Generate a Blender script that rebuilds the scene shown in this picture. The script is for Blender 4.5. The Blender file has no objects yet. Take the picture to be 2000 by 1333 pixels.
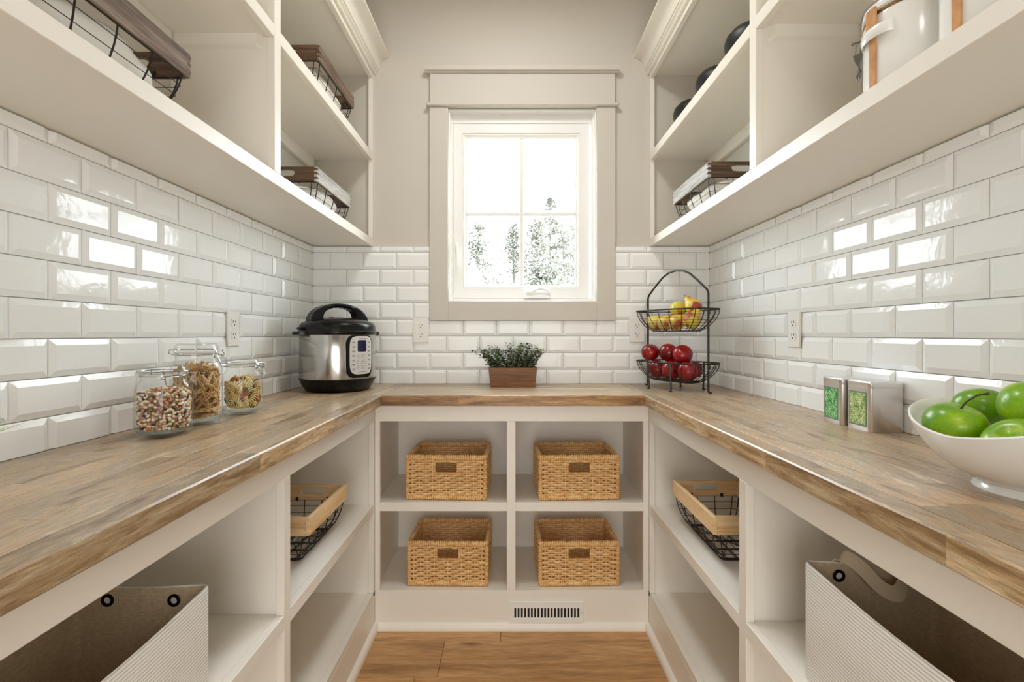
import bpy, math, random
from mathutils import Vector, Matrix, noise
random.seed(7)
PI = math.pi
S = bpy.context.scene
COL = S.collection

# ------------------------------------------------------------------ camera
cd = bpy.data.cameras.new('camera')
cam = bpy.data.objects.new('camera', cd)
COL.objects.link(cam)
cd.sensor_width = 36.0
cd.lens = 966 / 2000 * 36.0
cd.shift_x = (1000 - 997.7) / 2000
cd.shift_y = -(666.5 - 653) / 2000
cd.clip_start = 0.02
cd.clip_end = 300
cam.location = (0, 0, 1.125)
cam.rotation_euler = (PI / 2, 0, 0)
S.camera = cam

# ------------------------------------------------------------------ world, exposure
S.view_settings.view_transform = 'Standard'
S.view_settings.look = 'None'
S.view_settings.gamma = 1.0
S.view_settings.use_curve_mapping = False
S.view_settings.exposure = 0.14
W = bpy.data.worlds.new('overcast_sky')
S.world = W
W.use_nodes = True
bg = W.node_tree.nodes['Background']
bg.inputs[0].default_value = (0.87, 0.945, 1.0, 1)
bg.inputs[1].default_value = 14.0
S.cycles.use_denoising = True
S.cycles.max_bounces = 14
S.cycles.diffuse_bounces = 8
S.cycles.transparent_max_bounces = 24

def area_light(name, loc, size, power, color, rot=(0, 0, 0)):
    l = bpy.data.lights.new(name, 'AREA')
    l.shape = 'DISK'
    l.size = size
    l.energy = power
    l.color = color
    o = bpy.data.objects.new(name, l)
    COL.objects.link(o)
    o.location = loc
    o.rotation_euler = rot
    return o
LAMPS = [(0.0, 1.45, 2.70, 9.5), (0.0, -0.55, 2.70, 5)]  # second lamp is invented fill, hung behind the camera
for x, y, z, p in LAMPS:
    area_light('ceiling_lamp_light', (x, y, z - 0.012), 0.34, p, (1.0, 0.985, 0.965))
# added fill behind the camera, shining in through a doorway opened for it
dl = area_light('doorway_fill_light', (0.0, -1.30, 0.85), 1.3, 29, (1.0, 0.975, 0.935), (PI / 2, 0, 0))
dl.data.shape = 'RECTANGLE'
dl.data.size_y = 1.5

# ------------------------------------------------------------------ materials
def new_mat(name):
    m = bpy.data.materials.new(name)
    m.use_nodes = True
    nt = m.node_tree
    return m, nt, nt.nodes['Principled BSDF']

def N(nt, t, **kw):
    n = nt.nodes.new(t)
    for k, v in kw.items():
        setattr(n, k, v)
    return n

def rgba(c):
    return (c[0], c[1], c[2], 1)

def srgb(r, g, b):
    f = lambda v: (v / 255 / 12.92) if v <= 10 else ((v / 255 + 0.055) / 1.055) ** 2.4
    return (f(r), f(g), f(b))

def plain(name, color, rough=0.5, metal=0.0, spec=0.5, bump=None, var=None, coat=0.0):
    """colour with optional noise variation var=(scale, other colour, detail) and bump=(scale, strength, distance)"""
    m, nt, b = new_mat(name)
    b.inputs['Base Color'].default_value = rgba(color)
    b.inputs['Roughness'].default_value = rough
    b.inputs['Metallic'].default_value = metal
    b.inputs['Specular IOR Level'].default_value = spec
    b.inputs['Coat Weight'].default_value = coat
    b.inputs['Coat Roughness'].default_value = 0.05
    if var or bump:
        tc = N(nt, 'ShaderNodeTexCoord')
    if var:
        n = N(nt, 'ShaderNodeTexNoise')
        sc = var[0]
        mp = N(nt, 'ShaderNodeMapping')
        mp.inputs['Scale'].default_value = sc if isinstance(sc, tuple) else (sc, sc, sc)
        nt.links.new(tc.outputs['Object'], mp.inputs[0])
        nt.links.new(mp.outputs[0], n.inputs['Vector'])
        n.inputs['Scale'].default_value = 1.0
        n.inputs['Detail'].default_value = var[2] if len(var) > 2 else 4
        r = N(nt, 'ShaderNodeValToRGB')
        r.color_ramp.elements[0].position = 0.35
        r.color_ramp.elements[1].position = 0.65
        r.color_ramp.elements[0].color = rgba(color)
        r.color_ramp.elements[1].color = rgba(var[1])
        nt.links.new(n.outputs[0], r.inputs[0])
        nt.links.new(r.outputs[0], b.inputs['Base Color'])
    if bump:
        n2 = N(nt, 'ShaderNodeTexNoise')
        n2.inputs['Scale'].default_value = bump[0]
        n2.inputs['Detail'].default_value = 3
        nt.links.new(tc.outputs['Object'], n2.inputs['Vector'])
        bp = N(nt, 'ShaderNodeBump')
        bp.inputs['Strength'].default_value = bump[1]
        bp.inputs['Distance'].default_value = bump[2]
        nt.links.new(n2.outputs[0], bp.inputs['Height'])
        nt.links.new(bp.outputs[0], b.inputs['Normal'])
    return m

def wood(name, stops, axis, long=1.6, cross=22.0, rough=0.45, vary=0.35, fine=0.35, sat=1.0, knots=False, bump=0.08):
    """grain along AXIS; each object is shifted and tinted by its own random number"""
    m, nt, b = new_mat(name)
    tc = N(nt, 'ShaderNodeTexCoord')
    oi = N(nt, 'ShaderNodeObjectInfo')
    mul = N(nt, 'ShaderNodeMath', operation='MULTIPLY')
    mul.inputs[1].default_value = 57.0
    nt.links.new(oi.outputs['Random'], mul.inputs[0])
    comb = N(nt, 'ShaderNodeCombineXYZ')
    for i in range(3):
        nt.links.new(mul.outputs[0], comb.inputs[i])
    add = N(nt, 'ShaderNodeVectorMath', operation='ADD')
    mp = N(nt, 'ShaderNodeMapping')
    sc = [cross] * 3
    sc[axis] = long
    mp.inputs['Scale'].default_value = sc
    nt.links.new(tc.outputs['Object'], mp.inputs[0])
    nt.links.new(mp.outputs[0], add.inputs[0])
    nt.links.new(comb.outputs[0], add.inputs[1])
    n1 = N(nt, 'ShaderNodeTexNoise')
    n1.inputs['Scale'].default_value = 1.0
    n1.inputs['Detail'].default_value = 7
    n1.inputs['Roughness'].default_value = 0.62
    n1.inputs['Distortion'].default_value = 0.6
    nt.links.new(add.outputs[0], n1.inputs['Vector'])
    rp = N(nt, 'ShaderNodeValToRGB')
    el = rp.color_ramp.elements
    while len(el) < len(stops):
        el.new(0.5)
    for e, (p, c) in zip(el, stops):
        e.position = p
        e.color = rgba(c)
    nt.links.new(n1.outputs[0], rp.inputs[0])
    mp2 = N(nt, 'ShaderNodeMapping')
    sc2 = [cross * 14] * 3
    sc2[axis] = long * 9
    mp2.inputs['Scale'].default_value = sc2
    nt.links.new(tc.outputs['Object'], mp2.inputs[0])
    n2 = N(nt, 'ShaderNodeTexNoise')
    n2.inputs['Scale'].default_value = 1.0
    n2.inputs['Detail'].default_value = 3
    nt.links.new(mp2.outputs[0], n2.inputs['Vector'])
    mr = N(nt, 'ShaderNodeMapRange')
    mr.inputs[1].default_value = 0.3
    mr.inputs[2].default_value = 0.7
    mr.inputs[3].default_value = 1.0 - fine
    mr.inputs[4].default_value = 1.0 + fine * 0.4
    nt.links.new(n2.outputs[0], mr.inputs[0])
    hs = N(nt, 'ShaderNodeHueSaturation')
    mr2 = N(nt, 'ShaderNodeMapRange')
    mr2.inputs[3].default_value = 1.0 - vary
    mr2.inputs[4].default_value = 1.0 + vary
    nt.links.new(oi.outputs['Random'], mr2.inputs[0])
    m3 = N(nt, 'ShaderNodeMath', operation='MULTIPLY')
    nt.links.new(mr.outputs[0], m3.inputs[0])
    nt.links.new(mr2.outputs[0], m3.inputs[1])
    nt.links.new(m3.outputs[0], hs.inputs['Value'])
    hs.inputs['Saturation'].default_value = sat
    nt.links.new(rp.outputs[0], hs.inputs['Color'])
    last = hs.outputs[0]
    if knots:
        vo = N(nt, 'ShaderNodeTexVoronoi')
        mpk = N(nt, 'ShaderNodeMapping')
        sk = [9.0] * 3
        sk[axis] = 2.6
        mpk.inputs['Scale'].default_value = sk
        adk = N(nt, 'ShaderNodeVectorMath', operation='ADD')
        nt.links.new(tc.outputs['Object'], mpk.inputs[0])
        nt.links.new(mpk.outputs[0], adk.inputs[0])
        nt.links.new(comb.outputs[0], adk.inputs[1])
        nt.links.new(adk.outputs[0], vo.inputs['Vector'])
        vo.inputs['Scale'].default_value = 1.0
        rk = N(nt, 'ShaderNodeValToRGB')
        rk.color_ramp.elements[0].position = 0.03
        rk.color_ramp.elements[0].color = (0.25, 0.16, 0.1, 1)
        rk.color_ramp.elements[1].position = 0.14
        rk.color_ramp.elements[1].color = (1, 1, 1, 1)
        nt.links.new(vo.outputs['Distance'], rk.inputs[0])
        mx = N(nt, 'ShaderNodeMix', data_type='RGBA', blend_type='MULTIPLY')
        mx.inputs[0].default_value = 0.85
        nt.links.new(last, mx.inputs[6])
        nt.links.new(rk.outputs[0], mx.inputs[7])
        last = mx.outputs[2]
    nt.links.new(last, b.inputs['Base Color'])
    b.inputs['Roughness'].default_value = rough
    bp = N(nt, 'ShaderNodeBump')
    bp.inputs['Strength'].default_value = bump
    bp.inputs['Distance'].default_value = 0.002
    nt.links.new(n2.outputs[0], bp.inputs['Height'])
    nt.links.new(bp.outputs[0], b.inputs['Normal'])
    return m

def thin_glass(name, tint, edge=0.75):
    m, nt, b = new_mat(name)
    nt.nodes.remove(b)
    out = nt.nodes['Material Output']
    lw = N(nt, 'ShaderNodeLayerWeight')
    lw.inputs['Blend'].default_value = 0.25
    mixc = N(nt, 'ShaderNodeMix', data_type='RGBA')
    mixc.inputs[6].default_value = rgba(tint)
    mixc.inputs[7].default_value = (edge, edge * 1.02, edge * 1.01, 1)
    nt.links.new(lw.outputs['Facing'], mixc.inputs[0])
    tr = N(nt, 'ShaderNodeBsdfTransparent')
    nt.links.new(mixc.outputs[2], tr.inputs[0])
    gl = N(nt, 'ShaderNodeBsdfGlossy')
    gl.inputs['Roughness'].default_value = 0.03
    lw2 = N(nt, 'ShaderNodeLayerWeight')
    lw2.inputs['Blend'].default_value = 0.5
    pw_ = N(nt, 'ShaderNodeMath', operation='POWER')
    pw_.inputs[1].default_value = 5.0
    nt.links.new(lw2.outputs['Facing'], pw_.inputs[0])
    fr = N(nt, 'ShaderNodeMath', operation='MULTIPLY_ADD')
    fr.inputs[1].default_value = 0.90
    fr.inputs[2].default_value = 0.045
    nt.links.new(pw_.outputs[0], fr.inputs[0])
    mx = N(nt, 'ShaderNodeMixShader')
    nt.links.new(fr.outputs[0], mx.inputs[0])
    nt.links.new(tr.outputs[0], mx.inputs[1])
    nt.links.new(gl.outputs[0], mx.inputs[2])
    nt.links.new(mx.outputs[0], out.inputs['Surface'])
    return m

WALL = plain('wall_paint', srgb(203, 198, 188), 0.6, bump=(350, 0.05, 0.001))
CAB = plain('cabinet_paint', srgb(236, 232, 223), 0.38, bump=(160, 0.03, 0.001))
CEIL = plain('ceiling_paint', srgb(236, 234, 228), 0.7)
WINW = plain('window_white', srgb(240, 240, 238), 0.35)
TILE = plain('white_glazed_tile', srgb(243, 245, 245), 0.07, spec=0.26, bump=(34, 0.22, 0.004))
GROUT = plain('grout', srgb(188, 187, 182), 0.8, bump=(400, 0.2, 0.001))
cstops = [(0.25, srgb(92, 74, 56)), (0.37, srgb(142, 120, 94)), (0.48, srgb(192, 164, 128)), (0.57, srgb(166, 150, 128)), (0.69, srgb(218, 200, 170))]
STAVE_Y = wood('butcher_block_lengthwise', cstops, 1, long=5.5, cross=30, rough=0.30, vary=0.24, fine=0.30)
STAVE_X = wood('butcher_block_crosswise', cstops, 0, long=5.5, cross=30, rough=0.30, vary=0.24, fine=0.30)
estops = [(0.28, srgb(110, 84, 54)), (0.42, srgb(162, 130, 90)), (0.54, srgb(200, 172, 132)), (0.70, srgb(224, 206, 176))]
NOSE_Y = wood('counter_edge_lengthwise', estops, 1, long=7, cross=70, rough=0.4, vary=0.26, fine=0.35)
NOSE_X = wood('counter_edge_crosswise', [(0.28, srgb(84, 54, 24)), (0.44, srgb(134, 94, 48)), (0.56, srgb(168, 126, 74)), (0.72, srgb(190, 152, 100))], 0, long=7, cross=70, rough=0.4, vary=0.2, fine=0.35)
FLOOR = wood('oak_floor', [(0.28, srgb(146, 104, 62)), (0.5, srgb(196, 150, 98)), (0.72, srgb(220, 178, 126))], 0, long=1.6, cross=20, rough=0.42, vary=0.08, fine=0.34, knots=True)
PINE = wood('pale_pine', [(0.26, srgb(196, 140, 82)), (0.42, srgb(232, 194, 140)), (0.68, srgb(246, 222, 182))], 1, long=3, cross=40, rough=0.5, vary=0.06, fine=0.12)
PINE_X = wood('pale_pine_end', [(0.26, srgb(196, 140, 82)), (0.42, srgb(232, 194, 140)), (0.68, srgb(246, 222, 182))], 0, long=3, cross=40, rough=0.5, vary=0.06, fine=0.12)
dstops = [(0.3, srgb(62, 46, 36)), (0.46, srgb(104, 82, 66)), (0.6, srgb(140, 122, 106)), (0.76, srgb(168, 158, 146))]
DARK = wood('weathered_dark_wood', dstops, 1, long=3, cross=46, rough=0.6, vary=0.12, fine=0.4)
DARK_X = wood('weathered_dark_wood_end', [(0.3, srgb(40, 27, 19)), (0.5, srgb(84, 60, 42)), (0.68, srgb(126, 96, 70))], 0, long=3, cross=60, rough=0.6, vary=0.12, fine=0.4)
PALE = wood('whitewashed_wood', [(0.3, srgb(132, 126, 120)), (0.48, srgb(176, 172, 166)), (0.7, srgb(206, 203, 198))], 1, long=3, cross=46, rough=0.6, vary=0.06, fine=0.3)
PLANTER = wood('planter_wood', [(0.3, srgb(84, 52, 28)), (0.5, srgb(124, 80, 44)), (0.72, srgb(152, 104, 62))], 0, long=4, cross=60, rough=0.5, vary=0.22, fine=0.25)
WIRE = plain('black_wire', (0.022, 0.018, 0.016), 0.42, metal=0.3, bump=(500, 0.3, 0.0006))
BRONZE = plain('aged_bronze_wire', (0.010, 0.008, 0.007), 0.36, metal=0.3, var=(90, (0.05, 0.036, 0.022)))
CHROME = plain('chrome_wire', (0.42, 0.42, 0.43), 0.18, metal=1.0)
STEEL = plain('brushed_steel', (0.50, 0.485, 0.465), 0.17, metal=1.0, var=((1, 1, 900), (0.44, 0.43, 0.41)))
TIN = plain('brushed_tin', (0.80, 0.80, 0.81), 0.32, metal=1.0, bump=(700, 0.06, 0.0004))
BLACK = plain('black_plastic', (0.004, 0.004, 0.0045), 0.24, spec=0.28)
BLACKM = plain('matte_black_glaze', (0.010, 0.011, 0.012), 0.45, spec=0.3)
RATTAN = plain('rattan', srgb(240, 206, 150), 0.42, var=((46, 46, 150), srgb(216, 164, 98), 5))
RATTAN2 = plain('rattan_stake', srgb(240, 210, 160), 0.45, var=(90, srgb(222, 178, 120), 4))
PLATE = plain('outlet_plastic', srgb(238, 237, 233), 0.3)
DARKHOLE = plain('dark_slot', (0.01, 0.009, 0.008), 0.8)
CERAMIC = plain('white_glazed_ceramic', srgb(236, 236, 233), 0.16, spec=0.55)
GLASS = thin_glass('jar_glass', (0.995, 0.997, 0.996), 0.95)
GLASSB = thin_glass('jar_glass_base', (0.94, 0.965, 0.96), 0.85)
PANE = thin_glass('window_glass', (0.98, 0.99, 0.985), 0.95)
CLOTH = plain('white_cloth', srgb(236, 234, 228), 0.85, bump=(500, 0.2, 0.001))
LEATHER = plain('tan_strap', srgb(206, 152, 96), 0.45, var=(40, srgb(186, 130, 76)))
GASKET = plain('aged_brass', srgb(122, 98, 62), 0.4, metal=0.6, var=(60, srgb(172, 124, 86)))

# ------------------------------------------------------------------ mesh builder
class MB:
    def __init__(s):
        s.v = []; s.f = []; s.mi = []
    def face(s, idx, mi=0):
        s.f.append(tuple(idx)); s.mi.append(mi)
    def add(s, vs, fs, mi=0, M=None):
        b = len(s.v)
        s.v.extend([tuple(M @ Vector(p)) if M is not None else tuple(p) for p in vs])
        for f in fs:
            s.f.append(tuple(b + i for i in f)); s.mi.append(mi)
        return s
    def box(s, x0, x1, y0, y1, z0, z1, c=0.0, mi=0, M=None):
        if x0 > x1: x0, x1 = x1, x0
        if y0 > y1: y0, y1 = y1, y0
        if z0 > z1: z0, z1 = z1, z0
        if c <= 0:
            vs = [(x, y, z) for z in (z0, z1) for y in (y0, y1) for x in (x0, x1)]
            fs = [(0, 2, 3, 1), (4, 5, 7, 6), (0, 1, 5, 4), (2, 6, 7, 3), (0, 4, 6, 2), (1, 3, 7, 5)]
            return s.add(vs, fs, mi, M)
        c = min(c, (x1 - x0) * .49, (y1 - y0) * .49, (z1 - z0) * .49)
        vs = []; idx = {}
        L = ((x0, x1), (y0, y1), (z0, z1))
        for i in (0, 1):
            for j in (0, 1):
                for k in (0, 1):
                    for a in range(3):
                        p = []
                        for ax, e in enumerate((i, j, k)):
                            q = L[ax][e]
                            if ax != a: q += c if e == 0 else -c
                            p.append(q)
                        idx[(i, j, k, a)] = len(vs); vs.append(tuple(p))
        fs = []
        g = lambda e, a: idx[(e[0], e[1], e[2], a)]
        for a in range(3):
            b2, c2 = (a + 1) % 3, (a + 2) % 3
            for e in (0, 1):
                q = []
                for (u, w) in ((0, 0), (1, 0), (1, 1), (0, 1)):
                    t = [0, 0, 0]; t[a] = e; t[b2] = u; t[c2] = w
                    q.append(g(t, a))
                fs.append(tuple(q if e else q[::-1]))
            for u in (0, 1):
                for w in (0, 1):
                    t0 = [0, 0, 0]; t0[b2] = u; t0[c2] = w
                    t1 = list(t0); t1[a] = 1
                    q = (g(t0, b2), g(t1, b2), g(t1, c2), g(t0, c2))
                    fs.append(q if (u != w) == False else q[::-1])
        for i in (0, 1):
            for j in (0, 1):
                for k in (0, 1):
                    q = (idx[(i, j, k, 0)], idx[(i, j, k, 1)], idx[(i, j, k, 2)])
                    fs.append(q if (i + j + k) % 2 else q[::-1])
        return s.add(vs, fs, mi, M)
    def loft(s, rings, closed=True, cap0=False, cap1=False, loop=False, mi=0, M=None):
        n = len(rings[0]); vs = [p for r in rings for p in r]; fs = []
        R = len(rings)
        for i in range(R if loop else R - 1):
            a, b = i * n, ((i + 1) % R) * n
            for j in range(n if closed else n - 1):
                k = (j + 1) % n
                fs.append((a + j, a + k, b + k, b + j))
        if cap0: fs.append(tuple(range(n - 1, -1, -1)))
        if cap1: fs.append(tuple((R - 1) * n + j for j in range(n)))
        return s.add(vs, fs, mi, M)
    def lathe(s, prof, n=32, c=(0, 0, 0), mi=0, M=None, sx=1.0, sy=1.0, caps=True):
        rings = []
        for r, z in prof:
            rings.append([(c[0] + r * sx * math.cos(2 * PI * j / n), c[1] + r * sy * math.sin(2 * PI * j / n), c[2] + z) for j in range(n)])
        return s.loft(rings, True, caps and prof[0][0] > 1e-5, caps and prof[-1][0] > 1e-5, mi=mi, M=M)
    def tube(s, pts, r, n=6, closed=False, mi=0, M=None, ry=None, up=None):
        """tube through PTS; r a radius or a list; ry: second radius for a flat band whose width lies along UP"""
        P = [Vector(p) for p in pts]; m = len(P); rings = []
        nrm = None
        for i in range(m):
            if closed: t = P[(i + 1) % m] - P[i - 1]
            else: t = P[min(i + 1, m - 1)] - P[max(i - 1, 0)]
            if t.length < 1e-9: t = Vector((0, 0, 1))
            t.normalize()
            if up is not None:
                w = Vector(up) - t * Vector(up).dot(t)
                if w.length < 1e-6: w = t.orthogonal()
                nrm = w.normalized()
            elif nrm is None:
                nrm = t.orthogonal().normalized()
            else:
                nrm = nrm - t * nrm.dot(t)
                nrm = nrm.normalized() if nrm.length > 1e-6 else t.orthogonal().normalized()
            b = t.cross(nrm)
            rr = r[i] if isinstance(r, (list, tuple)) else r
            r2 = rr if ry is None else ry
            rings.append([tuple(P[i] + nrm * (r2 * math.cos(2 * PI * j / n)) + b * (rr * math.sin(2 * PI * j / n))) for j in range(n)])
        return s.loft(rings, True, not closed, not closed, loop=closed, mi=mi, M=M)
    def ball(s, c, r, n=8, m=5, mi=0, M=None, sc=(1, 1, 1), R=None):
        rings = []
        for i in range(1, m):
            a = PI * i / m
            ring = []
            for j in range(n):
                p = Vector((math.sin(a) * math.cos(2 * PI * j / n) * sc[0], math.sin(a) * math.sin(2 * PI * j / n) * sc[1], -math.cos(a) * sc[2])) * r
                if R is not None: p = R @ p
                ring.append(tuple(Vector(c) + p))
            rings.append(ring)
        b = len(s.v)
        top = Vector((0, 0, sc[2] * r)); bot = -top
        if R is not None: top = R @ top; bot = R @ bot
        k = len(rings) * n
        vs = [p for q in rings for p in q] + [tuple(Vector(c) + bot), tuple(Vector(c) + top)]
        fs = []
        for i in range(len(rings) - 1):
            for j in range(n):
                q = (j + 1) % n
                fs.append((i * n + j, i * n + q, (i + 1) * n + q, (i + 1) * n + j))
        for j in range(n):
            q = (j + 1) % n
            fs.append((k, q, j)); fs.append((k + 1, (len(rings) - 1) * n + j, (len(rings) - 1) * n + q))
        return s.add(vs, fs, mi, M)
    def extrude(s, poly, axis, a, b, mi=0):
        """POLY: points of the two other axes in order (for axis 1: (x, z))"""
        def p3(q, t):
            if axis == 0: return (t, q[0], q[1])
            if axis == 1: return (q[0], t, q[1])
            return (q[0], q[1], t)
        return s.loft([[p3(q, a) for q in poly], [p3(q, b) for q in poly]], True, True, True, mi=mi)
    def mesh(s, name, mats, smooth=None):
        me = bpy.data.meshes.new(name)
        me.from_pydata(s.v, [], s.f)
        for m in mats if isinstance(mats, (list, tuple)) else [mats]:
            me.materials.append(m)
        if any(s.mi): me.polygons.foreach_set('material_index', s.mi)
        import bmesh
        bm = bmesh.new(); bm.from_mesh(me)
        bmesh.ops.recalc_face_normals(bm, faces=bm.faces)
        bm.to_mesh(me); bm.free()
        if smooth is not None:
            me.shade_smooth()
            me.set_sharp_from_angle(angle=math.radians(smooth))
        me.update()
        return me
    def build(s, name, mats, parent=None, smooth=None, world=False, loc=None, rot=None):
        if world and parent is not None:
            o = parent
            off = Vector((0, 0, 0))
            while o is not None:
                off += o.location; o = o.parent
            s.v = [tuple(Vector(p) - off) for p in s.v]
        me = s.mesh(name, mats, smooth)
        return place(name, me, parent, loc, rot)

def place(name, me, parent=None, loc=None, rot=None):
    o = bpy.data.objects.new(name, me)
    COL.objects.link(o)
    o.parent = parent
    if loc is not None: o.location = loc
    if rot is not None: o.rotation_euler = rot
    return o

def tag(o, label=None, cat=None, group=None, kind=None):
    if label: o['label'] = label
    if cat: o['category'] = cat
    if group: o['group'] = group
    if kind: o['kind'] = kind
    return o

def thing(name, label, cat, loc=(0, 0, 0), rz=0.0, group=None, kind=None):
    o = bpy.data.objects.new(name, None)
    COL.objects.link(o)
    o.empty_display_size = 0.05
    o.location = loc
    o.rotation_euler = (0, 0, rz)
    return tag(o, label, cat, group, kind)

def copy_tree(o, parent=None):
    c = o.copy()
    COL.objects.link(c)
    c.parent = parent
    for ch in list(o.children):
        copy_tree(ch, c)
    return c

def bx(name, parent, mat, x0, x1, y0, y1, z0, z1, c=0.0012):
    return MB().box(x0, x1, y0, y1, z0, z1, c).build(name, mat, parent, world=True)

def rect_frame(mb, x0, x1, z0, z1, prof, y, mi=0):
    """mitred frame: PROF is (inset, depth from Y) round a rectangle in the x-z plane"""
    rings = []
    for ins, dep in prof:
        rings.append([(x0 + ins, y + dep, z0 + ins), (x1 - ins, y + dep, z0 + ins), (x1 - ins, y + dep, z1 - ins), (x0 + ins, y + dep, z1 - ins)])
    return mb.loft(rings, True, loop=True, mi=mi)

def slot_plate(mb, w, h, hw, hh, cx, cz, t, n=24, mi=0, M=None):
    """plate W x H in x-z centred on 0, thickness T in y, with a stadium hole (half sizes HW, HH) at CX, CZ"""
    angs = [2 * PI * i / n for i in range(n)]
    for sx in (-1, 1):
        for sz in (-1, 1):
            angs.append(math.atan2(sz * h / 2 - cz, sx * w / 2 - cx) % (2 * PI))
    angs = sorted(set(round(a, 6) for a in angs))
    outer, inner = [], []
    for a in angs:
        dx, dz = math.cos(a), math.sin(a)
        ts = []
        if abs(dx) > 1e-6: ts.append(((w / 2 if dx > 0 else -w / 2) - cx) / dx)
        if abs(dz) > 1e-6: ts.append(((h / 2 if dz > 0 else -h / 2) - cz) / dz)
        k = min(t_ for t_ in ts if t_ > 0)
        outer.append((cx + dx * k, cz + dz * k))
        r = hh; L = max(hw - hh, 0)
        best = None
        if abs(dz) > 1e-6:
            q = r / abs(dz)
            if abs(dx * q) <= L: best = q
        if best is None:
            sgn = 1 if dx > 0 else -1
            bq = -2 * dx * sgn * L; cq = L * L - r * r
            best = (-bq + math.sqrt(max(bq * bq - 4 * cq, 0))) / 2
        inner.append((cx + dx * best, cz + dz * best))
    R = [[(p[0], -t / 2, p[1]) for p in outer], [(p[0], -t / 2, p[1]) for p in inner], [(p[0], t / 2, p[1]) for p in inner], [(p[0], t / 2, p[1]) for p in outer]]
    return mb.loft(R, True, loop=True, mi=mi, M=M)

# ------------------------------------------------------------------ room dimensions (metres)
XL, XR, YB, YF, ZC = -0.918, 0.922, 2.284, -0.95, 2.74
ZK = 0.897            # counter top
CT = 0.040            # counter thickness
TT = 1.528            # top of the tiling
LF, RF = -0.5186, 0.5255      # base unit faces
LC, RC = -0.480, 0.4975       # counter front edges
BF = 1.885            # back base unit face
BC = 1.838            # back counter front edge
LU, RU = -0.633, 0.639        # upper unit faces
Y0 = -0.55            # near end of the built-in units

# ------------------------------------------------------------------ floor
floor = tag(MB().box(-1.9, 1.9, -3.3, 2.45, -0.12, -0.016).build('floor', DARKHOLE), kind='structure')
courses = [(1.995, 2.185), (1.8125, 1.995), (1.6235, 1.8125)]
yy = 1.6235
while yy > YF + 0.02:
    courses.append((max(yy - 0.19, YF), yy)); yy -= 0.19
seams = [[-1.0, 0.3, 1.0], [-1.0, -0.038, 1.0], [-1.0, -0.2416, 1.0]]
rs = random.Random(3)
for i in range(len(courses) - 3):
    a = rs.uniform(-0.6, 0.6)
    seams.append([-1.0, a, 1.0] if abs(a) < 0.75 else [-1.0, 1.0])
for (ya, yb), sm in zip(courses, seams):
    for xa, xb in zip(sm, sm[1:]):
        parts = [(ya, yb)]
        if (ya, xa) == (1.6235, -1.0): parts = [(ya, 1.715), (1.715, yb)]
        for a, b in parts:
            MB().box(-(xb - xa) / 2 + .0006, (xb - xa) / 2 - .0006, -(b - a) / 2 + .0006, (b - a) / 2 - .0006, -0.015, 0, 0.0012).build('plank', FLOOR, floor, loc=((xa + xb) / 2, (a + b) / 2, 0))

# ------------------------------------------------------------------ walls and ceiling
wall_left = tag(MB().box(XL - 0.12, XL, YF - 0.1, YB + 0.12, -0.02, ZC + 0.1).build('wall_left', WALL), kind='structure')
wall_right = tag(MB().box(XR, XR + 0.12, YF - 0.1, YB + 0.12, -0.02, ZC + 0.1).build('wall_right', WALL), kind='structure')
wf = MB()
wf.box(XL, -0.60, YF - 0.1, YF, -0.02, ZC + 0.1)
wf.box(0.60, XR, YF - 0.1, YF, -0.02, ZC + 0.1)
wf.box(-0.60, 0.60, YF - 0.1, YF, 2.20, ZC + 0.1)
tag(wf.build('wall_front', WALL), kind='structure')
# unseen room added behind the camera to block sky light at the doorway
bw = MB()
bw.box(-1.9, 1.9, -3.3, -3.2, -0.02, ZC + 0.1)
bw.box(-1.9, -1.8, -3.2, YF - 0.1, -0.02, ZC + 0.1)
bw.box(1.8, 1.9, -3.2, YF - 0.1, -0.02, ZC + 0.1)
bw.box(-1.9, XL, YF - 0.1, YF, -0.02, ZC + 0.1)
bw.box(XR, 1.9, YF - 0.1, YF, -0.02, ZC + 0.1)
bw.box(-1.9, 1.9, -3.3, YF - 0.1, ZC, ZC + 0.1)
tag(bw.build('wall_added_hallway', WALL), kind='structure')
tag(MB().box(XL, XR, YF, YB, ZC, ZC + 0.1).build('ceiling', CEIL), kind='structure')
WX0, WX1, WZ0, WZ1 = -0.287, 0.3925, 1.2755, 2.162     # window opening
wb = MB()
wb.box(XL, WX0, YB, YB + 0.12, -0.02, ZC + 0.1)
wb.box(WX1, XR, YB, YB + 0.12, -0.02, ZC + 0.1)
wb.box(WX0, WX1, YB, YB + 0.12, -0.02, WZ0)
wb.box(WX0, WX1, YB, YB + 0.12, WZ1, ZC + 0.1)
wall_back = tag(wb.build('wall_back', WALL), kind='structure')

# ------------------------------------------------------------------ wall tiles: every tile a bevelled piece
def tile_geo(w, h, bl, br, bb, bt):
    """local: x across, z up, -y out of the wall; bevel only on factory edges"""
    e, t, i = 0.0045, 0.0095, 0.0125
    x0, x1, z0, z1 = -w / 2, w / 2, -h / 2, h / 2
    o = [(x0, z0), (x1, z0), (x1, z1), (x0, z1)]
    ix0 = x0 + (min(i, w * .3) if bl else 0); ix1 = x1 - (min(i, w * .3) if br else 0)
    iz0 = z0 + (min(i, h * .35) if bb else 0); iz1 = z1 - (min(i, h * .35) if bt else 0)
    n = [(ix0, iz0), (ix1, iz0), (ix1, iz1), (ix0, iz1)]
    ed = [e if (bl or bb) else t, e if (br or bb) else t, e if (br or bt) else t, e if (bl or bt) else t]
    vs = [(p[0], 0, p[1]) for p in o] + [(p[0], -ed[k], p[1]) for k, p in enumerate(o)] + [(p[0], -t, p[1]) for p in n]
    fs = []
    for k in range(4):
        q = (k + 1) % 4
        fs.append((k, q, 4 + q, 4 + k))
        fs.append((4 + k, 4 + q, 8 + q, 8 + k))
    fs.append((8, 9, 10, 11))
    m = MB(); m.add(vs, fs)
    return m
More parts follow.
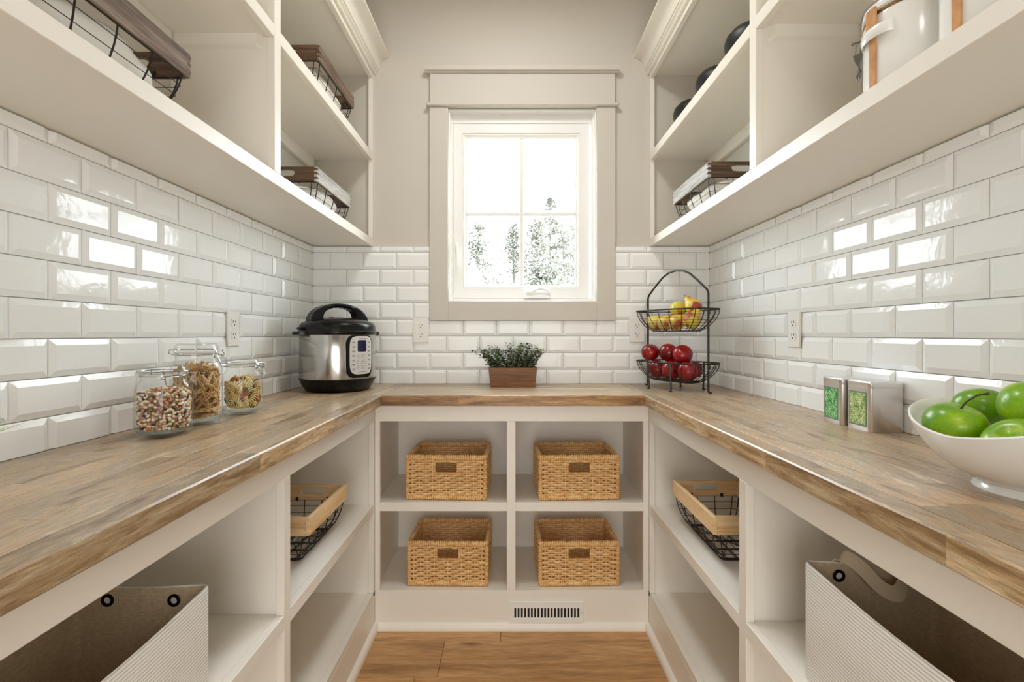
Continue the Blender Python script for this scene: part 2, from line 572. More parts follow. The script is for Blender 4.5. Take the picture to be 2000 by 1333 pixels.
tile_cache = {}
def tile(parent, u0, u1, z0, z1, full, to_world, rz):
    g = 0.001
    bl, br, bb, bt = full
    w, h = u1 - u0 - 2 * g, z1 - z0 - 2 * g
    if w < 0.006 or h < 0.006: return
    key = (round(w, 4), round(h, 4), full)
    if key not in tile_cache: tile_cache[key] = tile_geo(w, h, bl, br, bb, bt).mesh('tile', TILE)
    jit = rs.uniform(-1, 1) * 0.004
    place('tile', tile_cache[key], parent, to_world((u0 + u1) / 2, (z0 + z1) / 2), (rs.uniform(-1, 1) * 0.004, 0, rz + jit))

rows = []
zt = 1.501
rows.append((zt, TT, 'B', True, False))
for k in range(7):
    rows.append((zt - 0.077 * (k + 1), zt - 0.077 * k, 'AB'[k % 2], True, True))
rows.append((ZK, zt - 0.077 * 7, 'B', False, True))
PW = 0.1535
def tile_run(parent, ua, ub, phase_a, to_world, rz, skip=None):
    for z0, z1, par, bb, bt in rows:
        ph = phase_a if par == 'A' else phase_a + PW / 2
        k = math.floor((ua - ph) / PW)
        u = ph + k * PW
        while u < ub - 1e-4:
            spans = [(max(u, ua), min(u + PW, ub), z0, z1)]
            if skip:
                sx0, sx1, sz0 = skip
                out = []
                for a, b, c, d in spans:
                    if d <= sz0 or b <= sx0 or a >= sx1: out.append((a, b, c, d)); continue
                    if a < sx0: out.append((a, sx0, c, d))
                    if b > sx1: out.append((sx1, b, c, d))
                    if c < sz0: out.append((max(a, sx0), min(b, sx1), c, sz0))
                spans = out
            for a, b, c, d in spans:
                if b - a > 0.008:
                    tile(parent, a, b, c, d, (abs(a - u) < 1e-4, abs(b - u - PW) < 1e-4, bb and abs(c - z0) < 1e-4, bt and abs(d - z1) < 1e-4), to_world, rz)
            u += PW
YT = 0.10   # tiling is laid this far towards the doorway
bx('grout_bed', wall_left, GROUT, XL, XL + 0.0022, YT, YB, ZK, TT, 0)
bx('grout_bed', wall_right, GROUT, XR - 0.0022, XR, YT, YB, ZK, TT, 0)
gb = MB()
gb.box(XL, -0.3727, YB - 0.0022, YB, ZK, TT); gb.box(0.479, XR, YB - 0.0022, YB, ZK, TT); gb.box(-0.3727, 0.479, YB - 0.0022, YB, ZK, 1.188)
gb.build('grout_bed', GROUT, wall_back)
# left wall: u runs along +y, outward normal +x  (local -y -> +x, local x -> +y : rotate +90 deg)
tile_run(wall_left, YT, YB - 0.006, 0.897, lambda u, z: (XL + 0.002, u, z), PI / 2)
# right wall: u = -y, outward normal -x (rotate -90 deg)
tile_run(wall_right, -(YB - 0.006), -YT, -(0.946 + PW / 2), lambda u, z: (XR - 0.002, -u, z), -PI / 2)
tile_run(wall_back, XL + 0.0096, XR - 0.0096, -0.8336, lambda u, z: (u, YB - 0.002, z), 0, skip=(-0.3727, 0.479, 1.187))

# ------------------------------------------------------------------ window and its casing
t1 = thing('trim_1', None, None, (0.053, YB, 1.188), kind='structure')
yc = YB - 0.022
bx('side_casing', t1, WALL, -0.3727, WX0, yc, YB, 1.188, 2.166, 0.0015)
bx('side_casing', t1, WALL, WX1, 0.479, yc, YB, 1.188, 2.166, 0.0015)
bx('sill_casing', t1, WALL, WX0, WX1, yc, YB, 1.188, WZ0, 0.0015)
bx('head_bead', t1, WALL, -0.386, 0.494, yc - 0.014, YB, 2.166, 2.182, 0.004)
bx('head_frieze', t1, WALL, -0.3705, 0.477, yc, YB, 2.182, 2.320, 0.0015)
cap = MB()
cap.extrude([(YB, 2.318), (yc - 0.006, 2.318), (yc - 0.012, 2.323), (yc - 0.020, 2.326), (yc - 0.022, 2.346), (YB, 2.346)], 0, -0.390, 0.4945)
cap.build('head_cap', WALL, t1, world=True)
win = thing('window_1', 'white casement window with four panes above the counter', None, (0.053, YB, WZ0), kind='structure')
f = MB()
rect_frame(f, WX0, WX1, WZ0, WZ1, [(0, -0.004), (0.006, -0.004), (0.006, 0.018), (0.012, 0.018), (0.012, 0.03), (0.016, 0.03), (0.016, 0.105), (0, 0.105)], YB)
f.build('window_frame', WINW, win, world=True)
sx0, sx1, sz0, sz1 = -0.270, 0.368, WZ0 + 0.017, 2.112
f = MB()
rect_frame(f, sx0, sx1, sz0, sz1, [(0, 0.034), (0.044, 0.034), (0.046, 0.040), (0.050, 0.040), (0.052, 0.037), (0.056, 0.044), (0.064, 0.047), (0.066, 0.055), (0.0655, 0.062), (0, 0.062)], YB)
sash = f.build('sash', WINW, win, world=True)
bx('head_filler', win, WINW, -0.271, 0.3765, YB + 0.03, YB + 0.07, 2.112, WZ1 - 0.016, 0.001)
gx0, gx1, gz0, gz1 = sx0 + 0.066, sx1 - 0.066, sz0 + 0.066, sz1 - 0.066
bx('mullion', win, WINW, 0.0415, 0.0605, YB + 0.046, YB + 0.060, gz0, gz1, 0.003)
bx('mullion', win, WINW, gx0, 0.0415, YB + 0.046, YB + 0.060, 1.682, 1.701, 0.003)
bx('mullion', win, WINW, 0.0605, gx1, YB + 0.046, YB + 0.060, 1.682, 1.701, 0.003)
for a, b in ((gx0, 0.0415), (0.0605, gx1)):
    for c, d in ((gz0, 1.682), (1.701, gz1)):
        MB().add([(a, YB + 0.053, c), (b, YB + 0.053, c), (b, YB + 0.053, d), (a, YB + 0.053, d)], [(0, 1, 2, 3)]).build('pane', PANE, win, world=True)
lk = MB()
lk.box(-0.262, -0.246, YB + 0.022, YB + 0.034, 1.505, 1.555, 0.004)
lk.tube([(-0.254, YB + 0.018, 1.545), (-0.250, YB + 0.010, 1.535), (-0.2485, YB + 0.006, 1.50), (-0.2485, YB + 0.006, 1.445)], 0.006, 8)
lk.build('lock_lever', WINW, win, 40, world=True)
ck = MB()
ck.loft([[(0.057, YB + 0.034, 1.293), (0.188, YB + 0.034, 1.293), (0.184, YB + 0.034, 1.327), (0.061, YB + 0.034, 1.327)],
         [(0.060, YB + 0.006, 1.293), (0.185, YB + 0.006, 1.293), (0.178, YB + 0.014, 1.320), (0.067, YB + 0.014, 1.320)]], True, False, True)
ck.tube([(0.075, YB + 0.008, 1.322), (0.095, YB + 0.004, 1.318), (0.120, YB + 0.002, 1.331), (0.140, YB + 0.002, 1.336), (0.165, YB + 0.004, 1.328), (0.178, YB + 0.006, 1.318)], 0.0055, 8)
ck.build('crank_handle', WINW, win, 40, world=True)

# ------------------------------------------------------------------ base shelf units
def side_base(s, name, label, XW, XFc, stiles, far_end):
    """s = -1 on the cooker side, +1 on the tin side; XW wall, XFc face"""
    t = thing(name, label, 'shelf unit', (XFc, (Y0 + BF) / 2, 0), group='built-in base shelf units')
    xi = XFc + s * 0.019
    bx('top_rail', t, CAB, XFc, xi, Y0, BF, 0.792, ZK - CT)
    bx('bottom_rail', t, CAB, XFc, xi, Y0, BF, 0.0, 0.128)
    edges = sorted(stiles)
    for a, b in edges:
        bx('stile', t, CAB, XFc, xi, a, b, 0.147, 0.792)
        if b < BF - 0.001:
            bx('divider_panel', t, CAB, xi, XW - s * 0.007, (a + b) / 2 - 0.0095, (a + b) / 2 + 0.0095, 0.0, ZK - CT, 0)
    bx('end_panel', t, CAB, xi, XW - s * 0.007, BF - 0.014, BF, 0.0, ZK - CT, 0)
    bx('back_panel', t, CAB, XW, XW - s * 0.006, Y0, BF, 0.0, ZK - CT, 0)
    bounds = [(edges[i][1], edges[i + 1][0]) for i in range(len(edges) - 1)]
    for a, b in bounds:
        sh = bx('shelf', t, CAB, xi, XW - s * 0.007, a - 0.006, b + 0.006, 0.461, 0.480, 0)
        MB().box(XFc, xi, a, b, 0.447, 0.4803, 0.0012).build('shelf_edge', CAB, sh, world=True)
        bx('bottom_shelf', t, CAB, xi, XW - s * 0.007, a - 0.006, b + 0.006, 0.128, 0.147, 0)
        bx('bottom_edge', t, CAB, XFc, xi, a, b, 0.128, 0.1473, 0.0012)
    return t
side_base(-1, 'base_shelf_unit', 'white base shelf unit under the counter with the glass jars', XL, LF, [(1.866, BF), (1.1316, 1.164), (0.28, 0.312), (Y0, Y0 + 0.03)], BF)
side_base(1, 'base_shelf_unit', 'white base shelf unit under the counter with the green apples', XR, RF, [(1.866, BF), (1.105, 1.139), (0.26, 0.292), (Y0, Y0 + 0.03)], BF)
bk = thing('base_shelf_unit', 'white base shelf unit below the window holding four rattan baskets', 'shelf unit', (0, BF, 0), group='built-in base shelf units')
bx('top_rail', bk, CAB, LF, RF, BF, BF + 0.019, 0.792, ZK - CT)
bx('bottom_rail', bk, CAB, LF, RF, BF, BF + 0.019, 0.0, 0.147)
bx('stile', bk, CAB, LF, -0.499, BF, BF + 0.019, 0.147, 0.792)
bx('stile', bk, CAB, 0.505, RF, BF, BF + 0.019, 0.147, 0.792)
bx('stile', bk, CAB, -0.0156, 0.018, BF, BF + 0.019, 0.147, 0.792)
bx('side_panel', bk, CAB, -0.535, -0.516, BF + 0.019, YB - 0.008, 0, ZK - CT, 0)
bx('side_panel', bk, CAB, 0.516, 0.535, BF + 0.019, YB - 0.008, 0, ZK - CT, 0)
bx('divider_panel', bk, CAB, -0.008, 0.011, BF + 0.019, YB - 0.008, 0, ZK - CT, 0)
bx('back_panel', bk, CAB, -0.535, 0.535, YB - 0.008, YB - 0.001, 0, ZK - CT, 0)
for a, b, c, d in ((-0.499, -0.0156, -0.516, -0.008), (0.018, 0.505, 0.011, 0.516)):
    sh = bx('shelf', bk, CAB, c, d, BF + 0.019, YB - 0.008, 0.463, 0.4822, 0)
    MB().box(a, b, BF, BF + 0.019, 0.449, 0.4824, 0.0012).build('shelf_edge', CAB, sh, world=True)
    bx('bottom_shelf', bk, CAB, c, d, BF + 0.019, YB - 0.008, 0.128, 0.1472, 0)
    for x in (c + 0.006, d - 0.006):
        MB().box(x - 0.006, x + 0.006, BF + 0.019, BF + 0.03, 0.447, 0.463, 0.001).build('shelf_clip', PLATE, bk, world=True)

def shoe(name, poly, axis, a, b):
    return tag(MB().extrude(poly, axis, a, b).build(name, CAB, smooth=40), kind='structure')
qr = [(0, 0), (0.016, 0), (0.016, 0.008), (0.013, 0.017), (0.007, 0.023), (0, 0.026)]
shoe('baseboard_left', [(LF + p[0], p[1]) for p in qr], 1, Y0, BF)
shoe('baseboard_right', [(RF - p[0], p[1]) for p in qr], 1, Y0, BF)
shoe('baseboard_back', [(BF - p[0], p[1]) for p in qr], 0, LF + 0.016, RF - 0.016)

# floor register in the back toe board
vt = thing('air_vent', 'white metal air vent with upright louvres in the toe board', 'vent', (0.135, BF, 0.018))
VX0, VX1, VZ0, VZ1 = -0.0062, 0.2755, 0.0265, 0.108
m = MB()
x0s, pit, sw = 0.0132, 0.01262, 0.0072
xs1 = x0s + 19 * pit + sw
za, zb = 0.0455, 0.0818
yv = BF - 0.006
m.box(VX0, VX1, yv, BF - 0.0004, zb, VZ1, 0.0015); m.box(VX0, VX1, yv, BF - 0.0004, VZ0, za, 0.0015)
m.box(VX0, x0s, yv, BF - 0.0004, za - .0015, zb + .0015, 0.0008); m.box(xs1, VX1, yv, BF - 0.0004, za - .0015, zb + .0015, 0.0008)
m.build('face_plate', PLATE, vt, world=True)
bx('duct', vt, DARKHOLE, x0s, xs1, BF - 0.0012, BF - 0.0003, za, zb, 0)
for k in range(19):
    xa = x0s + k * pit + sw
    bx('louvre', vt, PLATE, xa, xa + pit - sw, yv + 0.0005, BF - 0.0013, za - 0.0012, zb + 0.0012, 0.0006)
for x in (0.0, 0.2695):
    MB().lathe([(0.0022, 0), (0.0022, 0.001), (0.0, 0.0016)], 10, M=Matrix.Translation((x, yv, 0.065)) @ Matrix.Rotation(PI / 2, 4, 'X')).build('screw', CHROME, vt, world=True)

# ------------------------------------------------------------------ counters of butcher-block staves
def counter(label, x0, x1, y0, y1, along, front):
    c = thing('countertop', label, 'countertop', ((x0 + x1) / 2, (y0 + y1) / 2, ZK - CT), group='butcher-block counters')
    rr = random.Random(int(abs(x0) * 1000) + along)
    if along == 1: wa, wb_, la, lb = x0, x1, y0, y1
    else: wa, wb_, la, lb = y0, y1, x0, x1
    n = round((wb_ - wa) / 0.043)
    w = (wb_ - wa) / n
    cx, cy = (x0 + x1) / 2, (y0 + y1) / 2
    for i in range(n):
        p = la
        p -= rr.uniform(0, 0.3)
        while p < lb - 1e-4:
            q = p + rr.choice((0.22, 0.31, 0.40, 0.52, 0.64))
            if lb - q < 0.08: q = lb
            a, b = max(p, la), min(q, lb)
            p = q
            if b - a < 0.004: continue
            isf = (i == 0 and front < 0) or (i == n - 1 and front > 0)
            mb = MB()
            ch = 0.0028 if isf else 0.0004
            if along == 1:
                mb.box(-w / 2 , w / 2, -(b - a) / 2, (b - a) / 2, 0, CT, ch)
                loc = (wa + (i + .5) * w - cx, (a + b) / 2 - cy, 0)
            else:
                mb.box(-(b - a) / 2, (b - a) / 2, -w / 2, w / 2, 0, CT, ch)
                loc = ((a + b) / 2 - cx, wa + (i + .5) * w - cy, 0)
            if isf:   # only the nosing keeps the large chamfer: stretch the ends back to a tight joint
                vs = []
                for v in mb.v:
                    v = list(v)
                    e = (b - a) / 2
                    if abs(abs(v[along == 1 and 1 or 0]) - e) < 0.003: v[1 if along == 1 else 0] = math.copysign(e - (0.0002 if abs(abs(v[1 if along == 1 else 0]) - e) > 1e-4 else 0), v[1 if along == 1 else 0])
                    vs.append(tuple(v))
                mb.v = vs
                ax_ = 0 if along == 1 else 1
                mb.mi = [1 if all(abs(mb.v[q][ax_] - front * w / 2) < 1e-4 for q in f_) else 0 for f_ in mb.f]
            mb.build('stave', [STAVE_Y, NOSE_Y] if along == 1 else [STAVE_X, NOSE_X], c, loc=loc)
    return c
counter('long wooden butcher-block counter under the jars and pressure cooker', XL + 0.003, LC, Y0, YB - 0.006, 1, 1)
counter('long wooden butcher-block counter under the fruit rack and green apples', RC, XR - 0.003, Y0, YB - 0.006, 1, -1)
counter('short wooden butcher-block counter below the window under the potted greenery', LC, RC, BC, YB - 0.006, 0, -1)

# ------------------------------------------------------------------ upper shelf units with crown moulding
def upper(s, label, XW, XFc, stiles):
    t = thing('wall_shelf_unit', label, 'shelf unit', (XFc, (Y0 + YB) / 2, TT), group='built-in wall shelf units')
    xi = XFc + s * 0.019
    xw = XW - s * 0.0005
    bx('bottom_shelf', t, CAB, xi, xw, Y0, YB - 0.0005, 1.531, 1.563, 0)
    bx('bottom_edge', t, CAB, XFc, xi, Y0, YB - 0.0005, 1.5285, 1.5635, 0.0012)
    bx('top_panel', t, CAB, xi, xw, Y0, YB - 0.0005, 2.320, 2.345, 0)
    bx('top_rail', t, CAB, XFc, xi, Y0, YB - 0.0005, 2.300, 2.400, 0.001)
    edges = sorted(stiles)
    for a, b in edges:
        bx('stile', t, CAB, XFc, xi, a, b, 1.5635, 2.300)
        if b < YB - 0.01:
            mid = (a + b) / 2
            bx('divider_panel', t, CAB, xi, xw, mid - 0.0095, mid + 0.0095, 1.563, 2.320, 0)
            cl = MB()
            xa, xb = xi + s * 0.016, xw
            cl.loft([[(xa + s * 0.006, mid - 0.0095, 1.893), (xa, mid - 0.0095, 1.899), (xa, mid - 0.0095, 1.930), (xb, mid - 0.0095, 1.930), (xb, mid - 0.0095, 1.893)],
                     [(xa + s * 0.016, mid - 0.0245, 1.899), (xa + s * 0.012, mid - 0.0245, 1.905), (xa + s * 0.012, mid - 0.0245, 1.930), (xb, mid - 0.0245, 1.930), (xb, mid - 0.0245, 1.899)]], True, True, True)
            cl.build('shelf_cleat', CAB, t, world=True)
    for i in range(len(edges) - 1):
        a, b = edges[i][1], edges[i + 1][0]
        e2 = YB - 0.0005 if i == len(edges) - 2 else b + 0.006
        sh = bx('shelf', t, CAB, xi, xw, a - 0.006, e2, 1.930, 1.956, 0)
        MB().box(XFc, xi, a, b, 1.921, 1.9563, 0.0012).build('shelf_edge', CAB, sh, world=True)
        bx('shelf_cleat', t, CAB, xw, xw - s * 0.019, a + 0.008, e2 - 0.02, 1.880, 1.930, 0.002)
    prof = [(0, 2.322), (0.010, 2.322), (0.012, 2.327), (0.010, 2.331), (0.014, 2.334), (0.019, 2.338), (0.019, 2.344), (0.024, 2.346)]
    for k in range(1, 8):
        a = PI / 2 * k / 8
        prof.append((0.066 - 0.042 * math.cos(a), 2.346 + 0.054 * math.sin(a) ** 1.0 * 1.0))
    prof += [(0.066, 2.401), (0.072, 2.403), (0.072, 2.413), (0.066, 2.416), (0.0, 2.416)]
    cr = MB().extrude([(XFc - s * p[0], p[1]) for p in prof], 1, Y0, YB - 0.0005)
    cr.build('crown_moulding', CAB, t, 35, world=True)
    return t
upper(-1, 'white wall shelf unit with crown moulding above the jars', XL, LU, [(2.262, YB - 0.001), (1.327, 1.362), (0.42, 0.455), (Y0, Y0 + 0.035)])
upper(1, 'white wall shelf unit with crown moulding above the green apples', XR, RU, [(2.262, YB - 0.001), (1.290, 1.325), (0.40, 0.435), (Y0, Y0 + 0.035)])

# ------------------------------------------------------------------ ceiling lamps (flush discs, out of the picture, the second added for fill)
for i, (x, y, z, p) in enumerate(LAMPS):
    lp = thing('ceiling_lamp', ('flush round ceiling lamp near the window wall', 'added flush ceiling lamp giving fill behind the camera')[i], 'lamp', (x, y, z), group='flush ceiling lamps')
    MB().lathe([(0.17, 0.0), (0.18, 0.01), (0.18, 0.04), (0.0, 0.04)], 32).build('lamp_body', PLATE, lp, 40)
    MB().lathe([(0.165, -0.001), (0.165, -0.008), (0.0, -0.010)], 32).build('diffuser', PLATE, lp, 40)
# ------------------------------------------------------------------ outlets
def outlet(label, loc, rz):
    t = thing('wall_outlet', label, 'outlet', loc, rz, 'duplex outlets')
    MB().box(-0.0355, 0.0355, -0.006, 0.0, -0.0575, 0.0575, 0.003).build('cover_plate', PLATE, t, 40)
    for zc in (0.0205, -0.0205):
        m = MB()
        pts = []
        for k in range(24):
            a = 2 * PI * k / 24
            x, z = 0.0175 * math.cos(a), 0.0175 * math.sin(a)
            pts.append((x, max(-0.0138, min(0.0138, z)) + zc))
        m.extrude([(p[0], p[1]) for p in pts], 1, -0.0078, -0.0055)
        r = m.build('receptacle', PLATE, t, 30)
        h = MB()
        h.box(-0.0075, -0.0055, -0.0084, -0.007, zc - 0.001, zc + 0.0075)
        h.box(0.0055, 0.0075, -0.0084, -0.007, zc + 0.000, zc + 0.007)
        h.lathe([(0.0024, 0), (0.0024, 0.0015)], 10, M=Matrix.Translation((0, -0.007, zc - 0.0075)) @ Matrix.Rotation(PI / 2, 4, 'X'))
        h.build('socket_slot', DARKHOLE, r)
    MB().lathe([(0.0026, 0), (0.0022, 0.001)], 10, M=Matrix.Translation((0, -0.006, 0)) @ Matrix.Rotation(PI / 2, 4, 'X')).build('screw', PLATE, t)
    return t
outlet('white outlet on the tiled wall above the glass jars', (XL + 0.0117, 1.608, 1.142), PI / 2)
outlet('white outlet on the tiled wall beyond the metal tins', (XR - 0.0117, 1.583, 1.140), -PI / 2)
outlet('white outlet below the window beside the pressure cooker', (-0.4135, YB - 0.0117, 1.142), 0)
outlet('white outlet partly hidden behind the two-tier fruit rack', (0.5790, YB - 0.0117, 1.144), 0)

# ------------------------------------------------------------------ rattan baskets
def rattan_basket():
    """one mesh set, shared by the four baskets: width 0.317 (x), depth 0.25 (y), height 0.175"""
    Wd, Dp, H = 0.317, 0.25, 0.175
    w2, d2 = Wd / 2, Dp / 2
    out = {}
    rr = random.Random(5)
    def bar(mb, p, q, hw, hh, wraps, up):
        """a rim or post wrapped with cane: a run of small rounded rings"""
        p, q = Vector(p), Vector(q)
        t = (q - p); L = t.length; t.normalize()
        u = Vector(up); v = t.cross(u)
        st = L / wraps
        for k in range(wraps):
            c = p + t * (st * (k + .5))
            s1 = 1 + rr.uniform(-.05, .07); tl = rr.uniform(-.12, .12) * st
            ring = []
            for (o, g) in ((-.5, .74), (-.28, .98), (.28, .98), (.5, .74)):
                pts = []
                for a in range(8):
                    an = 2 * PI * (a + .5) / 8
                    ca, sa = math.cos(an), math.sin(an)
                    k2 = 1.12
                    pu = max(-1, min(1, ca * k2)) * hh * g * s1
                    pv = max(-1, min(1, sa * k2)) * hw * g * s1
                    pts.append(tuple(c + t * (o * st * .98 + tl * (ca)) + u * pu + v * pv))
                ring.append(pts)
            mb.loft(ring, True, True, True)
    zt = H - 0.011
    m = MB()
    rim_f, rim_b, rim_l, rim_r = MB(), MB(), MB(), MB()
    bar(rim_f, (-w2 + .004, -d2 + 0.008, zt), (w2 - .004, -d2 + 0.008, zt), 0.008, 0.011, 38, (0, 0, 1))
    bar(rim_b, (-w2 + .004, d2 - 0.008, zt), (w2 - .004, d2 - 0.008, zt), 0.008, 0.011, 38, (0, 0, 1))
    bar(rim_l, (-w2 + 0.008, -d2 + .017, zt), (-w2 + 0.008, d2 - .017, zt), 0.008, 0.011, 32, (0, 0, 1))
    bar(rim_r, (w2 - 0.008, -d2 + .017, zt), (w2 - 0.008, d2 - .017, zt), 0.008, 0.011, 32, (0, 0, 1))
    out['rims'] = [x.mesh('rim', RATTAN, 50) for x in (rim_f, rim_b, rim_l, rim_r)]
    b = MB()
    zb = 0.0102
    for y in (-d2 + .007, d2 - .007): bar(b, (-w2 + .004, y, zb), (w2 - .004, y, zb), 0.006, 0.009, 38, (0, 0, 1))
    for x in (-w2 + .007, w2 - .007): bar(b, (x, -d2 + .014, zb), (x, d2 - .014, zb), 0.006, 0.009, 32, (0, 0, 1))
    b.box(-w2 + .008, w2 - .008, -d2 + .008, d2 - .008, 0.004, 0.009)
    out['base'] = b.mesh('base', RATTAN, 50)
    posts = []
    for sx in (-1, 1):
        for sy in (-1, 1):
            q = MB()
            bar(q, (sx * (w2 - .008), sy * (d2 - .008), 0.016), (sx * (w2 - .008), sy * (d2 - .008), H - 0.02), 0.008, 0.008, 20, (1, 0, 0))
            posts.append(q.mesh('corner_post', RATTAN, 50))
    out['posts'] = posts
    rows_n = 15
    z0, z1 = 0.018, H - 0.022
    pz = (z1 - z0) / rows_n
    hx, hz0, hz1 = 0.041, 0.107, 0.138       # hand hole half width and height range
    def panel(length, axis, side, hole, n_st):
        mb, st = MB(), MB()
        half = length / 2 - 0.013
        pos = [-half + 2 * half * (i + .5) / n_st for i in range(n_st)]
        off = (d2 if axis == 0 else w2) - 0.008
        def P(u, dep, z):
            return (u, side * (off + dep), z) if axis == 0 else (side * (off + dep), u, z)
        upv = (0, 0, 1)
        for u in pos:
            if hole and abs(u) < hx + .006:
                st.tube([P(u, 0, z0 - .004), P(u, 0, hz0 - .004)], 0.0030, 5)
            else:
                st.tube([P(u, 0, z0 - .004), P(u, 0, z1 + .004)], 0.0030, 5)
        def strand(ua, ub, z, ph):
            k = max(2, int((ub - ua) / 0.0052)); pts = []
            j = rr.uniform(-.0006, .0006)
            for i in range(k + 1):
                u = ua + (ub - ua) * i / k
                s_ = (u + half) / (2 * half) * n_st
                dep = 0.0040 * math.cos(PI * (s_ - .5) + ph * PI)
                edge = min(1, (half - abs(u)) / 0.022)
                zz = z + j + (0 if edge >= 1 else (1 - edge) * (0.0022 if ph else -0.0022))
                pts.append(P(u, dep, zz))
            mb.tube(pts, 0.0018, 6, ry=pz * 0.44, up=upv)
        for i in range(rows_n):
            z = z0 + (i + .5) * pz
            if hole and hz0 - 0.006 < z < hz1 + 0.006:
                strand(-half, -hx - .006, z, i % 2); strand(hx + .006, half, z, i % 2)
            else:
                strand(-half, half, z, i % 2)
        o = {'weave': mb.mesh('weave', RATTAN, 60), 'stakes': st.mesh('stakes', RATTAN2, 60)}
        if hole:
            g = MB()
            bar(g, P(-hx - .006, 0.001, hz0 - .004), P(hx + .006, 0.001, hz0 - .004), 0.0048, 0.0052, 26, (0, 0, 1))
            for sg in (-1, 1): bar(g, P(sg * (hx + .004), 0.001, hz0 + .001), P(sg * (hx + .004), 0.001, hz1 + .008), 0.0045, 0.0045, 8, (1, 0, 0))
            o['hand_hole_rim'] = g.mesh('hand_hole_rim', RATTAN, 50)
        return o
    out['panels'] = [panel(Wd, 0, -1, True, 11), panel(Wd, 0, 1, False, 11), panel(Dp, 1, -1, False, 9), panel(Dp, 1, 1, False, 9)]
    return out
RB = rattan_basket()
def put_rattan(label, loc, rz):
    t = thing('rattan_basket', label, 'basket', loc, rz, 'rattan baskets below the window')
    for me in RB['rims']: place('rim', me, t)
    place('base', RB['base'], t)
    for me in RB['posts']: place('corner_post', me, t)
    for p in RB['panels']:
        w = tag(place('weave', p['weave'], t), kind='stuff')
        tag(place('stakes', p['stakes'], w), kind='stuff')
        if 'hand_hole_rim' in p: place('hand_hole_rim', p['hand_hole_rim'], t)
    return t
put_rattan('rattan basket on the upper shelf, on the pressure cooker side', (-0.2465, 2.032, 0.4826), math.radians(-1.8))
put_rattan('rattan basket on the upper shelf, on the fruit rack side', (0.2600, 2.032, 0.4826), math.radians(2.2))
put_rattan('rattan basket on the bottom shelf, on the pressure cooker side', (-0.2425, 2.036, 0.1476), math.radians(-1.0))
put_rattan('rattan basket on the bottom shelf, directly above the air vent', (0.2620, 2.036, 0.1476), math.radians(1.4))

# ------------------------------------------------------------------ wire baskets with wooden rims
def wire_basket(name, label, cat_group, loc, rz, Wd, L, H, fh, m_side, m_end):
    t = thing(name, label, 'basket', loc, rz, cat_group)
    tk = 0.0115
    zb = H - fh
    for sx in (-1, 1):
        MB().box(-tk / 2, tk / 2, -L / 2, L / 2, 0, fh, 0.0015).build('side_board', m_side, t, loc=(sx * (Wd / 2 - tk / 2), 0, zb))
    for sy in (-1, 1):
        m = MB()
        slot_plate(m, Wd - 2 * tk - 0.0004, fh, 0.042, 0.0115, 0, 0.004, tk)
        m.build('end_board', m_end, t, 30, loc=(0, sy * (L / 2 - tk / 2), zb + fh / 2))
        for sx in (-1, 1):   # finger joints showing on the long faces
            for k in range(3):
                z = zb + fh * (0.17 + 0.30 * k)
                MB().box(sx * (Wd / 2 - tk) , sx * (Wd / 2 + 0.0002), sy * (L / 2 - tk), sy * (L / 2 + 0.0002), z, z + fh * .14).build('finger_joint', m_end, t)
    wm = MB()
    iw, il = Wd / 2 - 0.006, L / 2 - 0.006
    def ins(z):
        q = 1 - z / (zb + 0.0)
        return 0.040 * (1 - math.sqrt(max(0, 1 - q * q * 0.96))) + 0.010 * q
    zs = [zb, zb * .82, zb * .62, zb * .42, zb * .24, zb * .1, 0.0025]
    # top and bottom hoops
    def hoop(z, r):
        k = ins(z)
        a, b = iw - k, il - k
        c = 0.012
        pts = []
        for (cx, cy, s0) in ((a - c, b - c, 0), (-a + c, b - c, 1), (-a + c, -b + c, 2), (a - c, -b + c, 3)):
            for q in range(4):
                an = (s0 + q / 3) * PI / 2
                pts.append((cx + c * math.cos(an), cy + c * math.sin(an), z))
        wm.tube(pts, r, 5, closed=True)
    hoop(zb - 0.001, 0.0021)
    for q in (.76, .52, .30, .12): hoop(zb * q, 0.0009)
    hoop(0.0026, 0.0021)
    nl = 5
    for i in range(nl):
        y = -il + 0.012 + (2 * il - 0.024) * i / (nl - 1)
        left, right = [], []
        for z in zs:
            k = ins(z)
            yy = y * (il - k) / il
            left.append((-(iw - k), yy, z)); right.append((iw - k, yy, z))
        wm.tube(left + right[::-1], 0.0017, 5)
    for i in range(4):
        x = -iw + 0.016 + (2 * iw - 0.032) * i / 3
        a, b = [], []
        for z in zs:
            k = ins(z)
            xx = x * (iw - k) / iw
            a.append((xx, -(il - k), z)); b.append((xx, il - k, z))
        wm.tube(a + b[::-1], 0.0017, 5)
    k = ins(0)
    for j in range(5):
        x = -(iw - k) + 2 * (iw - k) * (j + .5) / 5
        wm.tube([(x, -(il - k), 0.0035), (x, il - k, 0.0035)], 0.0009, 4)
    for sx in (-1, 1): wm.tube([(sx * (iw - k), -(il - k), 0.003), (0, 0, 0.003), (-sx * 0, 0, 0.003), (sx * (iw - k), il - k, 0.003)], 0.0014, 4)
    wm.build('wire_body', WIRE, t, 60)
    for sy in (-1, 1):
        for sx in (-1, 1):
            b = MB()
            b.box(sx * 0.052 - 0.005, sx * 0.052 + 0.005, sy * (L / 2 - tk) - sy * 0.0022, sy * (L / 2 - tk), zb - 0.003, zb + 0.010, 0.0008)
            b.ball((sx * 0.052, sy * (L / 2 - tk) - sy * 0.0024, zb + 0.005), 0.0028, 8, 4)
            b.build('wire_clip', WIRE, t)
    return t
PB = 'pine-rimmed wire baskets'
wire_basket('wire_basket', 'pine-rimmed wire basket on the shelf under the jar counter', PB, (-0.666, 1.518, 0.4805), 0, 0.222, 0.312, 0.138, 0.051, PINE, PINE_X)
